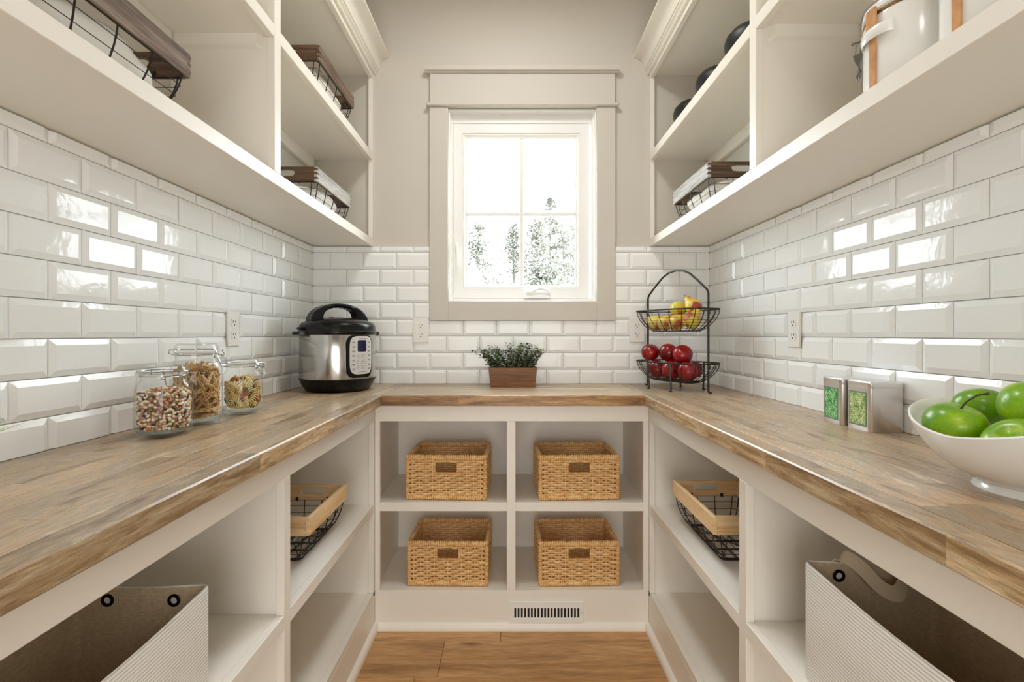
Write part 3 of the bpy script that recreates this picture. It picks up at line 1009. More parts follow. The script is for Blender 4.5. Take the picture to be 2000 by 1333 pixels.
wire_basket('wire_basket', 'pine-rimmed wire basket on the shelf under the green apple counter', PB, (0.671, 1.535, 0.4805), 0, 0.226, 0.345, 0.141, 0.051, PINE, PINE_X)
DB = 'weathered wood-rimmed wire baskets with white cloths'
spots = [
    ('dark wood-rimmed wire basket on the wall shelf nearest the camera', (-0.785, 0.845, 1.5638), DARK, DARK_X),
    ('dark wood-rimmed wire basket on the upper wall shelf by the window wall', (-0.763, 1.845, 1.9565), DARK, DARK_X),
    ('whitewashed-rimmed wire basket on the lowest wall shelf above the cooker', (-0.790, 1.895, 1.5638), PALE, DARK_X),
    ('whitewashed-rimmed wire basket on the lowest wall shelf above the fruit rack', (0.783, 1.845, 1.5638), PALE, DARK_X),
]
for label, loc, ms, me_ in spots:
    wire_basket('wire_basket', label, DB, loc, 0, 0.240, 0.365, 0.142, 0.051, ms, me_)

# crumpled white cloths lying in them
def cloth_mesh(seed, w, l, h):
    m = MB(); n = 28; rings = []
    r0 = random.Random(seed); o = Vector((r0.uniform(0, 50), r0.uniform(0, 50), r0.uniform(0, 50)))
    for i in range(1, 14):
        a = PI * i / 14
        ring = []
        for j in range(n):
            b = 2 * PI * j / n
            cx, cy = math.cos(b), math.sin(b)
            k = 1 / max(abs(cx) ** 4 + abs(cy) ** 4, 1e-6) ** .25
            d = Vector((math.sin(a) * cx * k, math.sin(a) * cy * k, -math.cos(a)))
            zf = max(-0.5, d.z * .62) + .5
            tp = 0.62 + 0.38 * min(1, zf / .62)
            sq = min(1.0, 1.18 * math.sin(a)) / max(math.sin(a), 1e-6)
            p = Vector((d.x * sq * tp * w / 2, d.y * sq * tp * l / 2, zf * h))
            nz = noise.noise(p * 24 + o) * .006 + (abs(noise.noise(p * 46 + o * 2)) - .25) * .009
            hump = (noise.noise(Vector((p.x * 8, p.y * 9, 0)) + o)) * .020 * (1 if d.z > -.2 else 0)
            p += d.normalized() * nz + Vector((0, 0, hump))
            p.z = max(p.z, 0)
            ring.append(tuple(p))
        rings.append(ring)
    m.loft(rings, True, True, True)
    return m.mesh('cloth', CLOTH, 80)
cl_lab = ['crumpled white cloth in the basket nearest the camera', 'crumpled white cloth in the dark basket on the upper wall shelf', 'crumpled white cloth in the whitewashed basket above the cooker', 'crumpled white cloth in the whitewashed basket above the fruit rack']
for i, ((label, loc, _a, _b), lb) in enumerate(zip(spots, cl_lab)):
    sd = 0.022
    c = place('crumpled_cloth', cloth_mesh(20 + i, 0.194, 0.308, 0.088), None, (loc[0], loc[1] - (0.012 if i else 0.0), loc[2] + 0.0065))
    tag(c, lb, 'cloth', 'white cloths in wire baskets')

# ------------------------------------------------------------------ fabric storage bins
def weave_mat():
    m, nt, b = new_mat('ribbed_white_fabric')
    tc = N(nt, 'ShaderNodeTexCoord')
    w1 = N(nt, 'ShaderNodeTexWave', wave_type='BANDS', bands_direction='Z')
    w1.inputs['Scale'].default_value = 52
    w1.inputs['Distortion'].default_value = 0.5
    w1.inputs['Detail'].default_value = 1
    w2 = N(nt, 'ShaderNodeTexWave', wave_type='BANDS', bands_direction='Y')
    w2.inputs['Scale'].default_value = 95
    nt.links.new(tc.outputs['Object'], w1.inputs[0]); nt.links.new(tc.outputs['Object'], w2.inputs[0])
    r = N(nt, 'ShaderNodeValToRGB')
    r.color_ramp.elements[0].position = 0.06; r.color_ramp.elements[0].color = rgba(srgb(188, 183, 175))
    r.color_ramp.elements[1].position = 0.36; r.color_ramp.elements[1].color = rgba(srgb(238, 235, 229))
    nt.links.new(w1.outputs[0], r.inputs[0]); nt.links.new(r.outputs[0], b.inputs['Base Color'])
    ad = N(nt, 'ShaderNodeMath', operation='MULTIPLY'); nt.links.new(w1.outputs[0], ad.inputs[0]); nt.links.new(w2.outputs[0], ad.inputs[1])
    bp = N(nt, 'ShaderNodeBump'); bp.inputs['Strength'].default_value = 0.35; bp.inputs['Distance'].default_value = 0.0015
    nt.links.new(ad.outputs[0], bp.inputs['Height']); nt.links.new(bp.outputs[0], b.inputs['Normal'])
    b.inputs['Roughness'].default_value = 0.85
    return m
RIB = weave_mat()
LINEN = plain('linen_lining', srgb(212, 194, 164), 0.9, var=((120, 120, 420), srgb(190, 172, 142), 4), bump=(900, 0.3, 0.0006))
STRAP = plain('linen_webbing', srgb(222, 206, 178), 0.9, bump=(900, 0.5, 0.0008))
def fabric_bin(label, x_face, s, y_far, length, h, width, strap):
    """s: -1 the bin's open side looks towards +x room side at X_FACE"""
    t = thing('fabric_bin', label, 'storage bin', (x_face + s * width / 2, y_far - length / 2, 0.4805), 0, 'ribbed fabric bins')
    w2, l2, tk = width / 2, length / 2, 0.005
    def ring(z, ins, sag):
        pts = []
        c = 0.012; n = 5
        for (sx, sy, s0) in ((1, 1, 0), (-1, 1, 1), (-1, -1, 2), (1, -1, 3)):
            for q in range(n):
                an = (s0 + q / (n - 1)) * PI / 2
                pts.append((sx * (w2 - ins - c) + c * math.cos(an), sy * (l2 - ins - c) + c * math.sin(an), z))
            nx, ny = [(-1, 1), (-1, -1), (1, -1), (1, 1)][s0]
            for k in range(1, 8):
                f_ = k / 8
                x = sx * (w2 - ins - (c if s0 in (0, 2) else 0)) * (1 - f_) + nx * (w2 - ins - (c if s0 in (0, 2) else 0)) * f_
                y = sy * (l2 - ins - (c if s0 in (1, 3) else 0)) * (1 - f_) + ny * (l2 - ins - (c if s0 in (1, 3) else 0)) * f_
                dip = math.sin(PI * f_)
                bow = sag * 0.007 * dip
                if s0 in (1, 3): x += (1 if sx > 0 else -1) * bow if s0 == 3 else -bow
                pts.append((x, y, z - sag * 0.005 * dip))
        return pts
    o = MB()
    o.loft([ring(0, 0, 0), ring(h * .5, 0, .5), ring(h - 0.002, 0, 1), ring(h, 0.0012, 1), ring(h, tk - 0.0012, 1)], True, True, False)
    o.build('outer_fabric', RIB, t, 60)
    i = MB()
    i.loft([ring(h, tk - 0.0012, 1), ring(h - 0.003, tk, 1), ring(h * .5, tk, .5), ring(0.004, tk, 0)], True, False, True)
    li = i.build('lining', LINEN, t, 60)
    st = MB()
    st.tube([(p[0], p[1], p[2] + 0.0006) for p in ring(h, tk * .5, 1)], 0.0016, 5, closed=True)
    st.build('rim_stitching', RIB, t, 60)
    sm = MB(); sm.tube([(-0.0, l2 - tk - 0.0006, 0.01), (-0.0, l2 - tk - 0.0006, h - 0.004)], 0.0008, 4)
    sm.build('seam', LINEN, li)
    for sx in (-1, 1):
        g = MB(); rings = []
        for (r, d) in ((0.0058, 0.0), (0.0066, -0.0026), (0.0092, -0.0032), (0.0114, -0.0020), (0.0116, 0.0)):
            rings.append([(sx * 0.0605 + r * math.cos(2 * PI * k / 24), l2 - tk + d, h - 0.026 + r * math.sin(2 * PI * k / 24)) for k in range(24)])
        g.loft(rings, True)
        gr = g.build('grommet', BLACK, t, 50)
        hb = MB().lathe([(0.0058, 0), (0.0, 0.0002)], 20, M=Matrix.Translation((sx * 0.0605, l2 - tk - 0.0006, h - 0.026)) @ Matrix.Rotation(PI / 2, 4, 'X'))
        hb.build('eyelet_opening', CAB, gr)
    if strap:
        pts = [(-0.058, l2 + 0.004, h - 0.022), (-0.056, l2 + 0.002, h + 0.006), (-0.048, l2 - 0.012, h + 0.010), (-0.030, l2 - 0.026, h - 0.004), (-0.008, l2 - 0.040, h - 0.030),
               (0.016, l2 - 0.044, h - 0.040), (0.036, l2 - 0.034, h - 0.030), (0.050, l2 - 0.018, h - 0.008), (0.056, l2 + 0.002, h + 0.006), (0.058, l2 + 0.004, h - 0.022)]
        P = [Vector(p) for p in pts]; fine = []
        for k in range(len(P) - 1):
            p0, p1, p2, p3 = P[max(k - 1, 0)], P[k], P[k + 1], P[min(k + 2, len(P) - 1)]
            for q in range(5):
                u = q / 5
                fine.append(0.5 * ((2 * p1) + (p2 - p0) * u + (2 * p0 - 5 * p1 + 4 * p2 - p3) * u * u + (3 * p1 - p0 - 3 * p2 + p3) * u ** 3))
        fine.append(P[-1]); rings = []
        for k, p in enumerate(fine):
            f_ = k / (len(fine) - 1)
            tg = (fine[min(k + 1, len(fine) - 1)] - fine[max(k - 1, 0)]).normalized()
            wd = Vector((1, 0.25, 0)).lerp(Vector((0.1, 0.45, 1)), math.sin(PI * f_) ** 1.2)
            if f_ > .5: wd = Vector((1, -0.25, 0)).lerp(Vector((-0.1, 0.45, 1)), math.sin(PI * f_) ** 1.2)
            wd = (wd - tg * wd.dot(tg)).normalized()
            nn = tg.cross(wd) * 0.0011
            a, b = p + wd * 0.013, p - wd * 0.013
            rings.append([tuple(a + nn), tuple(b + nn), tuple(b - nn), tuple(a - nn)])
        MB().loft(rings, True, True, True).build('strap_handle', STRAP, t, 60)
    return t
fabric_bin('ribbed white fabric bin on the shelf under the jar counter', -0.548, -1, 0.905, 0.44, 0.186, 0.250, False)
fabric_bin('ribbed white fabric bin with webbing handle under the green apple counter', 0.552, 1, 0.935, 0.46, 0.216, 0.250, True)

# ------------------------------------------------------------------ glass storage jars
def jar_profile(R, H):
    """outer profile: rounded foot, straight wall, shoulder, neck"""
    rn = R * 0.80
    return [(0.0, 0.006), (R * .62, 0.003), (R * .80, 0.0), (R * .90, 0.003), (R * .975, 0.012), (R, 0.026), (R, H * .60), (R * .985, H * .67), (R * .93, H * .735), (R * .86, H * .775), (rn, H * .80), (rn, H * .845), (rn * 1.07, H * .85), (rn * 1.07, H * .872), (rn * 1.0, H * .877)]
def jar(label, loc, R, H, clasp_dir):
    t = thing('glass_jar', label, 'jar', loc, clasp_dir, 'clip-top glass jars')
    body = MB().lathe(jar_profile(R, H), 48, caps=False)
    body.build('jar_body', GLASS, t, 60)
    MB().lathe([(R * .0, 0.0085), (R * .80, 0.0085), (R * .92, 0.012), (R * .95, 0.017), (R * .935, 0.0172), (R * .90, 0.0128), (R * .79, 0.0098), (0, 0.0098)], 48).build('thick_base', GLASSB, t, 60)
    rn = R * .80
    MB().lathe([(rn * .98, H * .878), (rn * 1.05, H * .880), (rn * 1.05, H * .890), (rn * .98, H * .892)], 40, caps=False).build('seal', plain('rubber_seal', srgb(206, 206, 198), 0.5), t, 50)
    MB().lathe([(rn * .9, H * .892), (rn * 1.09, H * .893), (rn * 1.10, H * .915), (rn * 1.04, H * .935), (rn * 1.02, H * .962), (rn * .98, H * .985), (rn * .92, H), (rn * .80, H * .992), (0, H * .975)], 40).build('lid', GLASS, t, 60)
    w = MB()
    ring = lambda r, z: [(r * math.cos(2 * PI * k / 40), r * math.sin(2 * PI * k / 40), z) for k in range(40)]
    w.tube(ring(rn * 1.015, H * .862), 0.0011, 5, closed=True)
    w.tube(ring(rn * 1.115, H * .925), 0.0011, 5, closed=True)
    # hinge behind
    y = rn * 1.10
    w.tube([(-0.014, y, H * .925), (-0.012, y + .012, H * .925), (-0.010, y + .016, H * .88), (-0.010, y + .006, H * .858), (0.010, y + .006, H * .858), (0.010, y + .016, H * .88), (0.012, y + .012, H * .925), (0.014, y, H * .925)], 0.0011, 5)
    w.build('wire_bail', CHROME, t, 60)
    c = MB()
    yf = -rn * 1.10
    for sx in (-1, 1):
        c.tube([(sx * 0.016, yf - .001, H * .925), (sx * 0.017, yf - .006, H * .928), (sx * 0.012, yf - .008, H * .905), (sx * 0.019, yf - .009, H * .872), (sx * 0.019, yf - .006, H * .832), (sx * 0.013, yf - .004, H * .826), (sx * 0.011, yf - .006, H * .85), (sx * 0.013, yf - .012, H * .845)], 0.0011, 5)
    c.tube([(-0.017, yf - .006, H * .928), (0.017, yf - .006, H * .928)], 0.0011, 5)
    c.tube([(-0.013, yf - .010, H * .86), (-0.013, yf - .016, H * .80), (-0.012, yf - .020, H * .735), (0.012, yf - .020, H * .735), (0.013, yf - .016, H * .80), (0.013, yf - .010, H * .86), (-0.013, yf - .010, H * .86)], 0.0012, 5)
    c.build('clasp', CHROME, t, 60)
    return t
J1 = (-0.783, 1.118, ZK); J2 = (-0.805, 1.268, ZK); J3 = (-0.7725, 1.425, ZK)
jar('glass jar of mixed dried beans, frontmost of three on the counter', J1, 0.056, 0.157, math.radians(48))
jar('tall glass jar of brown twisted pasta between two shorter jars', J2, 0.058, 0.204, math.radians(88))
jar('glass jar of yellow spiral pasta, nearest the pressure cooker', J3, 0.052, 0.157, math.radians(85))

bean_mats = [plain('bean_%s' % n, srgb(*c), 0.4) for n, c in (('cream', (222, 208, 178)), ('white', (232, 224, 206)), ('tan', (196, 156, 108)), ('brown', (146, 92, 58)), ('orange', (206, 118, 70)), ('green', (112, 116, 66)), ('dark', (58, 38, 52)), ('rose', (176, 132, 120)))]
def beans():
    m = MB(); r0 = random.Random(11)
    wts = [26, 20, 20, 9, 7, 5, 8, 9]
    def put(x, y, z, big=1):
        R = Matrix.Rotation(r0.uniform(0, 6.28), 3, 'Z') @ Matrix.Rotation(r0.uniform(-1, 1), 3, 'X') @ Matrix.Rotation(r0.uniform(-.9, .9), 3, 'Y')
        s = r0.uniform(.75, 1.15) * big
        m.ball((x, y, z), 0.0048 * s, 7, 5, mi=r0.choices(range(8), wts)[0], sc=(1.0, .72, .66), R=R)
    R0, H = 0.056, 0.157
    top = 0.098
    z = 0.0205
    while z < top:
        rad = 0.0478 if z > 0.030 else 0.0430
        for layer, rr_ in enumerate((rad, rad - 0.0075)):
            k = int(2 * PI * rr_ / 0.0074)
            for i in range(k):
                a = 2 * PI * (i + r0.uniform(-.4, .4)) / k
                put(rr_ * math.cos(a), rr_ * math.sin(a), z + r0.uniform(-.0032, .0032) * (1 if z > .03 else .4))
        z += 0.0062
    for i in range(260):
        r_ = 0.046 * math.sqrt(r0.random()); a = r0.uniform(0, 6.28)
        put(r_ * math.cos(a), r_ * math.sin(a), top - 0.002 + 0.010 * (1 - (r_ / .046) ** 2) + r0.uniform(-.003, .002))
    m.lathe([(0, 0.0165), (0.036, 0.0165), (0.036, top - 0.004), (0, top)], 16, mi=2)
    return tag(m.build('dried_beans', bean_mats, None, 70, loc=J1), 'mixed dried beans filling the frontmost glass jar', 'beans', kind='stuff')
beans()
def pasta_twist():
    m = MB(); r0 = random.Random(4)
    pm = [plain('wholewheat_pasta_a', srgb(192, 156, 98), 0.45), plain('wholewheat_pasta_b', srgb(166, 126, 72), 0.45), plain('wholewheat_pasta_c', srgb(210, 178, 124), 0.45)]
    def piece(c, d, L, mi):
        d = Vector(d).normalized(); u = d.orthogonal().normalized(); v = d.cross(u)
        for ph in (0, PI):
            pts = []
            for k in range(9):
                f_ = k / 8 - .5
                a = ph + f_ * 5.2
                pts.append(tuple(Vector(c) + d * (L * f_) + u * (0.0022 * math.cos(a)) + v * (0.0022 * math.sin(a))))
            m.tube(pts, 0.0024, 5, mi=mi)
    z = 0.0215
    while z < 0.128:
        rad = 0.0465 if z > 0.03 else 0.042
        for rr_ in (rad, rad - 0.012):
            k = int(2 * PI * rr_ / 0.0135)
            for i in range(k):
                a = 2 * PI * (i + r0.uniform(-.35, .35)) / k
                tilt = r0.uniform(-1.3, 1.3) if z > 0.04 else r0.choice((-1, 1)) * r0.uniform(1.35, 1.57)
                if z < 0.03: rr_ = min(rr_, 0.041)
                d = Vector((-math.sin(a), math.cos(a), 0)) * math.sin(tilt) + Vector((0, 0, 1)) * math.cos(tilt)
                piece((rr_ * math.cos(a), rr_ * math.sin(a), z + (r0.uniform(-.006, .006) if z > .04 else 0)), d, r0.uniform(.030, .038) * (.7 if z < .03 else 1), r0.randrange(3))
        z += 0.0155
    for i in range(40):
        r_ = 0.031 * math.sqrt(r0.random()); a = r0.uniform(0, 6.28)
        piece((r_ * math.cos(a), r_ * math.sin(a), 0.132 + 0.010 * (1 - (r_ / .042) ** 2) + r0.uniform(-.004, .004)), (r0.uniform(-1, 1), r0.uniform(-1, 1), r0.uniform(-.5, .5)), 0.034, r0.randrange(3))
    m.lathe([(0, 0.0165), (0.026, 0.0165), (0.026, 0.125), (0, 0.13)], 14, mi=1)
    return tag(m.build('twisted_pasta', pm, None, 70, loc=J2), 'brown twisted pasta filling the tall glass jar', 'pasta', kind='stuff')
pasta_twist()
def pasta_spiral():
    m = MB(); r0 = random.Random(9)
    pm = [plain('spiral_pasta_%s' % n, srgb(*c), 0.5) for n, c in (('yellow', (232, 206, 136)), ('cream', (238, 222, 172)), ('green', (126, 128, 72)), ('red', (206, 122, 86)))]
    def piece(c, d, L, mi):
        d = Vector(d).normalized(); u = d.orthogonal().normalized(); v = d.cross(u)
        n = 22; rings = []
        for k in range(n + 1):
            f_ = k / n - .5
            a = f_ * 13
            o = u * math.cos(a) + v * math.sin(a)
            cc = Vector(c) + d * (L * f_)
            e = d * 0.0011
            rings.append([tuple(cc + o * 0.0072 + e), tuple(cc - o * 0.0072 + e), tuple(cc - o * 0.0072 - e), tuple(cc + o * 0.0072 - e)])
        m.loft(rings, True, True, True, mi=mi)
    z = 0.0265
    while z < 0.092:
        rad = 0.039 if z > .036 else .034
        for rr_ in (rad, rad - 0.016):
            k = int(2 * PI * rr_ / 0.017)
            for i in range(k):
                a = 2 * PI * (i + r0.uniform(-.35, .35)) / k
                tilt = r0.uniform(-1.4, 1.4) if z > .036 else r0.choice((-1, 1)) * r0.uniform(1.4, 1.57)
                d = Vector((-math.sin(a), math.cos(a), 0)) * math.sin(tilt) + Vector((0, 0, 1)) * math.cos(tilt)
                piece((rr_ * math.cos(a), rr_ * math.sin(a), z + r0.uniform(-.003, .005)), d, r0.uniform(.022, .030), r0.choices(range(4), [10, 7, 3, 3])[0])
        z += 0.0135
    for i in range(18):
        r_ = 0.025 * math.sqrt(r0.random()); a = r0.uniform(0, 6.28)
        piece((r_ * math.cos(a), r_ * math.sin(a), 0.092 + 0.008 * (1 - (r_ / .034) ** 2)), (r0.uniform(-1, 1), r0.uniform(-1, 1), r0.uniform(-.4, .4)), 0.026, r0.choices(range(4), [10, 7, 2, 3])[0])
    m.lathe([(0, 0.0165), (0.022, 0.0165), (0.022, 0.085), (0, 0.09)], 14, mi=0)
    return tag(m.build('spiral_pasta', pm, None, 60, loc=J3), 'yellow, green and red spiral pasta filling the jar near the cooker', 'pasta', kind='stuff')
pasta_spiral()

# ------------------------------------------------------------------ electric pressure cooker
ck = thing('pressure_cooker', 'black and stainless electric pressure cooker in the counter corner', 'cooker', (-0.706, 2.020, ZK), math.radians(47))
MB().lathe([(0.0, 0.0), (0.120, 0.0), (0.124, 0.004), (0.136, 0.022), (0.147, 0.044), (0.1495, 0.052), (0.0, 0.053)], 64).build('base', BLACK, ck, 35)
MB().lathe([(0.1465, 0.052), (0.1470, 0.055), (0.1470, 0.226), (0.1460, 0.229)], 72).build('steel_body', STEEL, ck, 35)
lid = MB().lathe([(0.0, 0.226), (0.1500, 0.226), (0.1520, 0.229), (0.1520, 0.238), (0.1490, 0.241), (0.1480, 0.256), (0.1460, 0.264), (0.1380, 0.274), (0.118, 0.282), (0.100, 0.287), (0.060, 0.293), (0.0, 0.296)], 64).build('lid', BLACK, ck, 35)
for sx in (-1, 1):
    hm = MB()
    hm.loft([[(sx * 0.140, -0.040, 0.222), (sx * 0.140, 0.040, 0.222), (sx * 0.140, 0.040, 0.241), (sx * 0.140, -0.040, 0.241)],
             [(sx * 0.164, -0.034, 0.223), (sx * 0.164, 0.034, 0.223), (sx * 0.164, 0.034, 0.239), (sx * 0.164, -0.034, 0.239)],
             [(sx * 0.176, -0.024, 0.226), (sx * 0.176, 0.024, 0.226), (sx * 0.176, 0.024, 0.237), (sx * 0.176, -0.024, 0.237)]], True, True, True)
    hm.box(sx * 0.138, sx * 0.162, -0.018, 0.018, 0.246, 0.255, 0.002)
    hm.build('side_grip', BLACK, ck, 40)
hd = MB(); rings = []
for k in range(25):
    a = PI * k / 24
    ox, oz = -0.124 * math.cos(a), 0.268 + 0.084 * math.sin(a) ** .8
    ix, iz = -0.074 * math.cos(a), 0.286 + 0.050 * math.sin(a) ** .7 - (0.0016 * math.cos(k * PI) if 4 < k < 20 else 0)
    hw = 0.020 + 0.010 * abs(math.cos(a))
    rings.append([(ox, -hw * .8, oz), (ox, hw * .8, oz), (ix * .5 + ox * .5, hw, iz * .5 + oz * .5), (ix, hw * .8, iz), (ix, -hw * .8, iz), (ix * .5 + ox * .5, -hw, iz * .5 + oz * .5)])
hd.loft(rings, True, True, True)
hd.build('lid_handle', BLACK, ck, 50)
MB().lathe([(0.016, 0.270), (0.016, 0.292), (0.010, 0.300), (0.0, 0.301)], 16, c=(0.02, 0.095, 0)).build('steam_valve', BLACK, ck, 40)
def cyl_patch(mb, a0, zc, ha, hz, r, p=5.0, n=36, mi=0, thick=0.004):
    """rounded rectangle wrapped on the cooker's cylinder; angle 0 looks along local -y"""
    rings = []
    for q in (0.02, .35, .7, 1.0):
        ring = []
        for k in range(n):
            t_ = 2 * PI * k / n
            c, s_ = math.cos(t_), math.sin(t_)
            kk = 1 / (abs(c) ** p + abs(s_) ** p) ** (1 / p)
            a = a0 + ha * c * kk * q; z = zc + hz * s_ * kk * q
            ring.append((r * math.sin(a), -r * math.cos(a), z))
        rings.append(ring)
    inner = []
    for pt in rings[-1]:
        l = math.hypot(pt[0], pt[1]); inner.append((pt[0] * (l - thick) / l, pt[1] * (l - thick) / l, pt[2]))
    rings.append(inner)
    mb.loft(rings, True, True, False, mi=mi)
pn = MB(); cyl_patch(pn, 0.10, 0.1415, 0.40, 0.083, 0.1535, thick=0.008)
pn.build('control_surround', BLACK, ck, 40)
PANEL = plain('panel_silver', srgb(214, 213, 210), 0.35, metal=0.25)
pn = MB(); cyl_patch(pn, 0.13, 0.146, 0.335, 0.074, 0.1547)
cp = pn.build('control_panel', PANEL, ck, 40)
pn = MB(); cyl_patch(pn, 0.13, 0.182, 0.130, 0.0225, 0.1553, p=14)
pn.build('display', plain('dark_display', (0.012, 0.016, 0.05), 0.12), cp, 40)
INK = plain('panel_ink', srgb(86, 86, 90), 0.5)
for i in range(2):
    for j in range(3):
        bt = MB()
        cyl_patch(bt, 0.055 + 0.150 * i, 0.142 - 0.0215 * j, 0.056, 0.0082, 0.1551, p=4, n=16, mi=0)
        cyl_patch(bt, 0.055 + 0.150 * i, 0.142 - 0.0215 * j, 0.050, 0.0073, 0.1553, p=4, n=16, mi=1)
        cyl_patch(bt, 0.055 + 0.150 * i, 0.142 - 0.0215 * j, 0.024, 0.0012, 0.1555, p=8, n=8, mi=0)
        bt.build('button', [INK, PANEL], cp, 40)
mk = MB()
for sd, off in ((-1, -0.105), (1, 0.360)):
    for j in range(7):
        cyl_patch(mk, off, 0.197 - 0.0172 * j, 0.040, 0.0010, 0.1552, p=8, n=8)
        cyl_patch(mk, off, 0.1935 - 0.0172 * j, 0.028, 0.0009, 0.1552, p=8, n=8)
cyl_patch(mk, 0.15, 0.0805, 0.14, 0.0008, 0.1552, p=8, n=8)
cyl_patch(mk, 0.15, 0.2105, 0.14, 0.0008, 0.1552, p=8, n=8)
mk.build('printed_marks', INK, cp, 40)

# ------------------------------------------------------------------ planter with greenery under the window
pl = thing('wooden_planter', 'brown wooden planter box of leafy greenery below the window', 'planter', (0.0085, 2.163, ZK))
hts = [(0.0, 0.026), (0.0265, 0.049), (0.0495, 0.084)]
def pw(z): return 0.0955 + 0.0085 * z / 0.084
def pd(z): return 0.044 + 0.006 * z / 0.084
for a, b in hts:
    for sy in (-1, 1):
        m = MB()
        d = (0.0, 0.0012, 0.0026)[0 if a < .01 else 1 if a < .04 else 2]
        m.loft([[(-pw(a), sy * (pd(a) + d), a), (pw(a), sy * (pd(a) + d), a), (pw(a), sy * (pd(a) - .006), a), (-pw(a), sy * (pd(a) - .006), a)],
                [(-pw(b), sy * (pd(b) + d), b), (pw(b), sy * (pd(b) + d), b), (pw(b), sy * (pd(b) - .006), b), (-pw(b), sy * (pd(b) - .006), b)]], True, True, True)
        m.build('slat', PLANTER, pl)
for sx in (-1, 1):
    m = MB()
    m.loft([[(sx * pw(0.0), -pd(0) + .006, 0.0), (sx * pw(0), pd(0) - .006, 0), (sx * (pw(0) - .006), pd(0) - .006, 0), (sx * (pw(0) - .006), -pd(0) + .006, 0)],
            [(sx * pw(.084), -pd(.084) + .006, .084), (sx * pw(.084), pd(.084) - .006, .084), (sx * (pw(.084) - .006), pd(.084) - .006, .084), (sx * (pw(.084) - .006), -pd(.084) + .006, .084)]], True, True, True)
    m.build('end_board', PLANTER, pl)
MB().box(-0.094, 0.094, -0.040, 0.040, 0.004, 0.076).build('soil', plain('dark_moss', (0.03, 0.028, 0.018), 0.9), pl)
LEAF = [plain('leaf_dark', srgb(40, 54, 34), 0.5), plain('leaf_mid', srgb(70, 86, 54), 0.5), plain('leaf_grey', srgb(108, 120, 92), 0.5), plain('leaf_bright', srgb(112, 140, 56), 0.5), plain('leaf_blue', srgb(138, 160, 154), 0.5)]
STEM = plain('plant_stem', srgb(110, 100, 72), 0.6)
def leafy(seed, n_stems, wx, wy, h, lean):
    lf, st = MB(), MB(); r0 = random.Random(seed)
    for i in range(n_stems):
        x0, y0 = r0.uniform(-wx, wx), r0.uniform(-wy, wy)
        dx = x0 / wx * lean + r0.uniform(-.025, .025); dy = r0.uniform(-.022, .016)
        hh = h * r0.uniform(.55, 1.0) * (1 - .18 * abs(x0 / wx) ** 2)
        pts = []
        for k in range(6):
            f_ = k / 5
            pts.append((x0 + dx * f_ ** 1.5 + .004 * math.sin(7 * f_ + i), y0 + dy * f_ ** 1.4, 0.072 + hh * f_))
        st.tube(pts, [0.0013, .0012, .0011, .0010, .0008, .0006], 4)
        nl = r0.randint(11, 15)
        for q in range(nl):
            f_ = .18 + .82 * q / (nl - 1)
            k = min(int(f_ * 5), 4); u = f_ * 5 - k
            p = Vector(pts[k]).lerp(Vector(pts[k + 1]), u)
            for sgn in (0, PI):
                a = q * 1.6 + sgn + r0.uniform(-.5, .5)
                d = Vector((math.cos(a), math.sin(a), r0.uniform(-.2, .9))).normalized()
                L = r0.uniform(.011, .0185) * (1.1 - .35 * f_); wd = L * r0.uniform(.36, .48)
                s_ = d.cross(Vector((r0.uniform(-.5, .5), r0.uniform(-.5, .5), 1))).normalized()
                nn = s_.cross(d).normalized() * (L * .12)
                b = p + d * 0.002
                vs = [b, b + d * L * .35 + s_ * wd * .9 + nn, b + d * L * .75 + s_ * wd * .75 + nn, b + d * L, b + d * L * .75 - s_ * wd * .75 + nn, b + d * L * .35 - s_ * wd * .9 + nn, b + d * L * .5 - nn * .4]
                mi = r0.choices(range(5), [9, 8, 6, 3, 2])[0]
                lf.add([tuple(v) for v in vs], [(0, 1, 6), (1, 2, 6), (2, 3, 6), (3, 4, 6), (4, 5, 6), (5, 0, 6)], mi)
    return lf, st
lf, st = leafy(2, 54, 0.088, 0.034, 0.116, 0.058)
tag(lf.build('foliage', LEAF, pl, 60), kind='stuff')
tag(st.build('stems', STEM, pl, 60), kind='stuff')

# small plant at the picture's edge beyond the jars
pp = thing('potted_plant', 'small spiky green potted plant cut off by the picture edge', 'plant', (-0.800, 0.690, ZK))
MB().lathe([(0.0, 0.0), (0.030, 0.0), (0.032, 0.003), (0.040, 0.058), (0.042, 0.060), (0.042, 0.068), (0.038, 0.068), (0.037, 0.058), (0.0, 0.056)], 28).build('pot', CERAMIC, pp, 40)
m = MB(); r0 = random.Random(8)
for i in range(70):
    a = r0.uniform(0, 6.28); e = r0.uniform(.1, 1.3)
    d = Vector((math.cos(a) * math.cos(e), math.sin(a) * math.cos(e), math.sin(e)))
    L = r0.uniform(.060, .098); b = Vector((0, 0, 0.060)) + Vector((math.cos(a), math.sin(a), 0)) * r0.uniform(0, .012)
    s_ = d.cross(Vector((0, 0, 1))).normalized() * .0045
    m.loft([[tuple(b + s_), tuple(b - s_), tuple(b + Vector((0, 0, .002)))], [tuple(b + d * L * .6 + s_ * .8), tuple(b + d * L * .6 - s_ * .8), tuple(b + d * L * .6 + Vector((0, 0, .002)))], [tuple(b + d * L + s_ * .05), tuple(b + d * L - s_ * .05), tuple(b + d * L)]], True, True, True)
tag(m.build('foliage', plain('spiky_leaf', srgb(150, 184, 112), 0.5), pp, 50), kind='stuff')

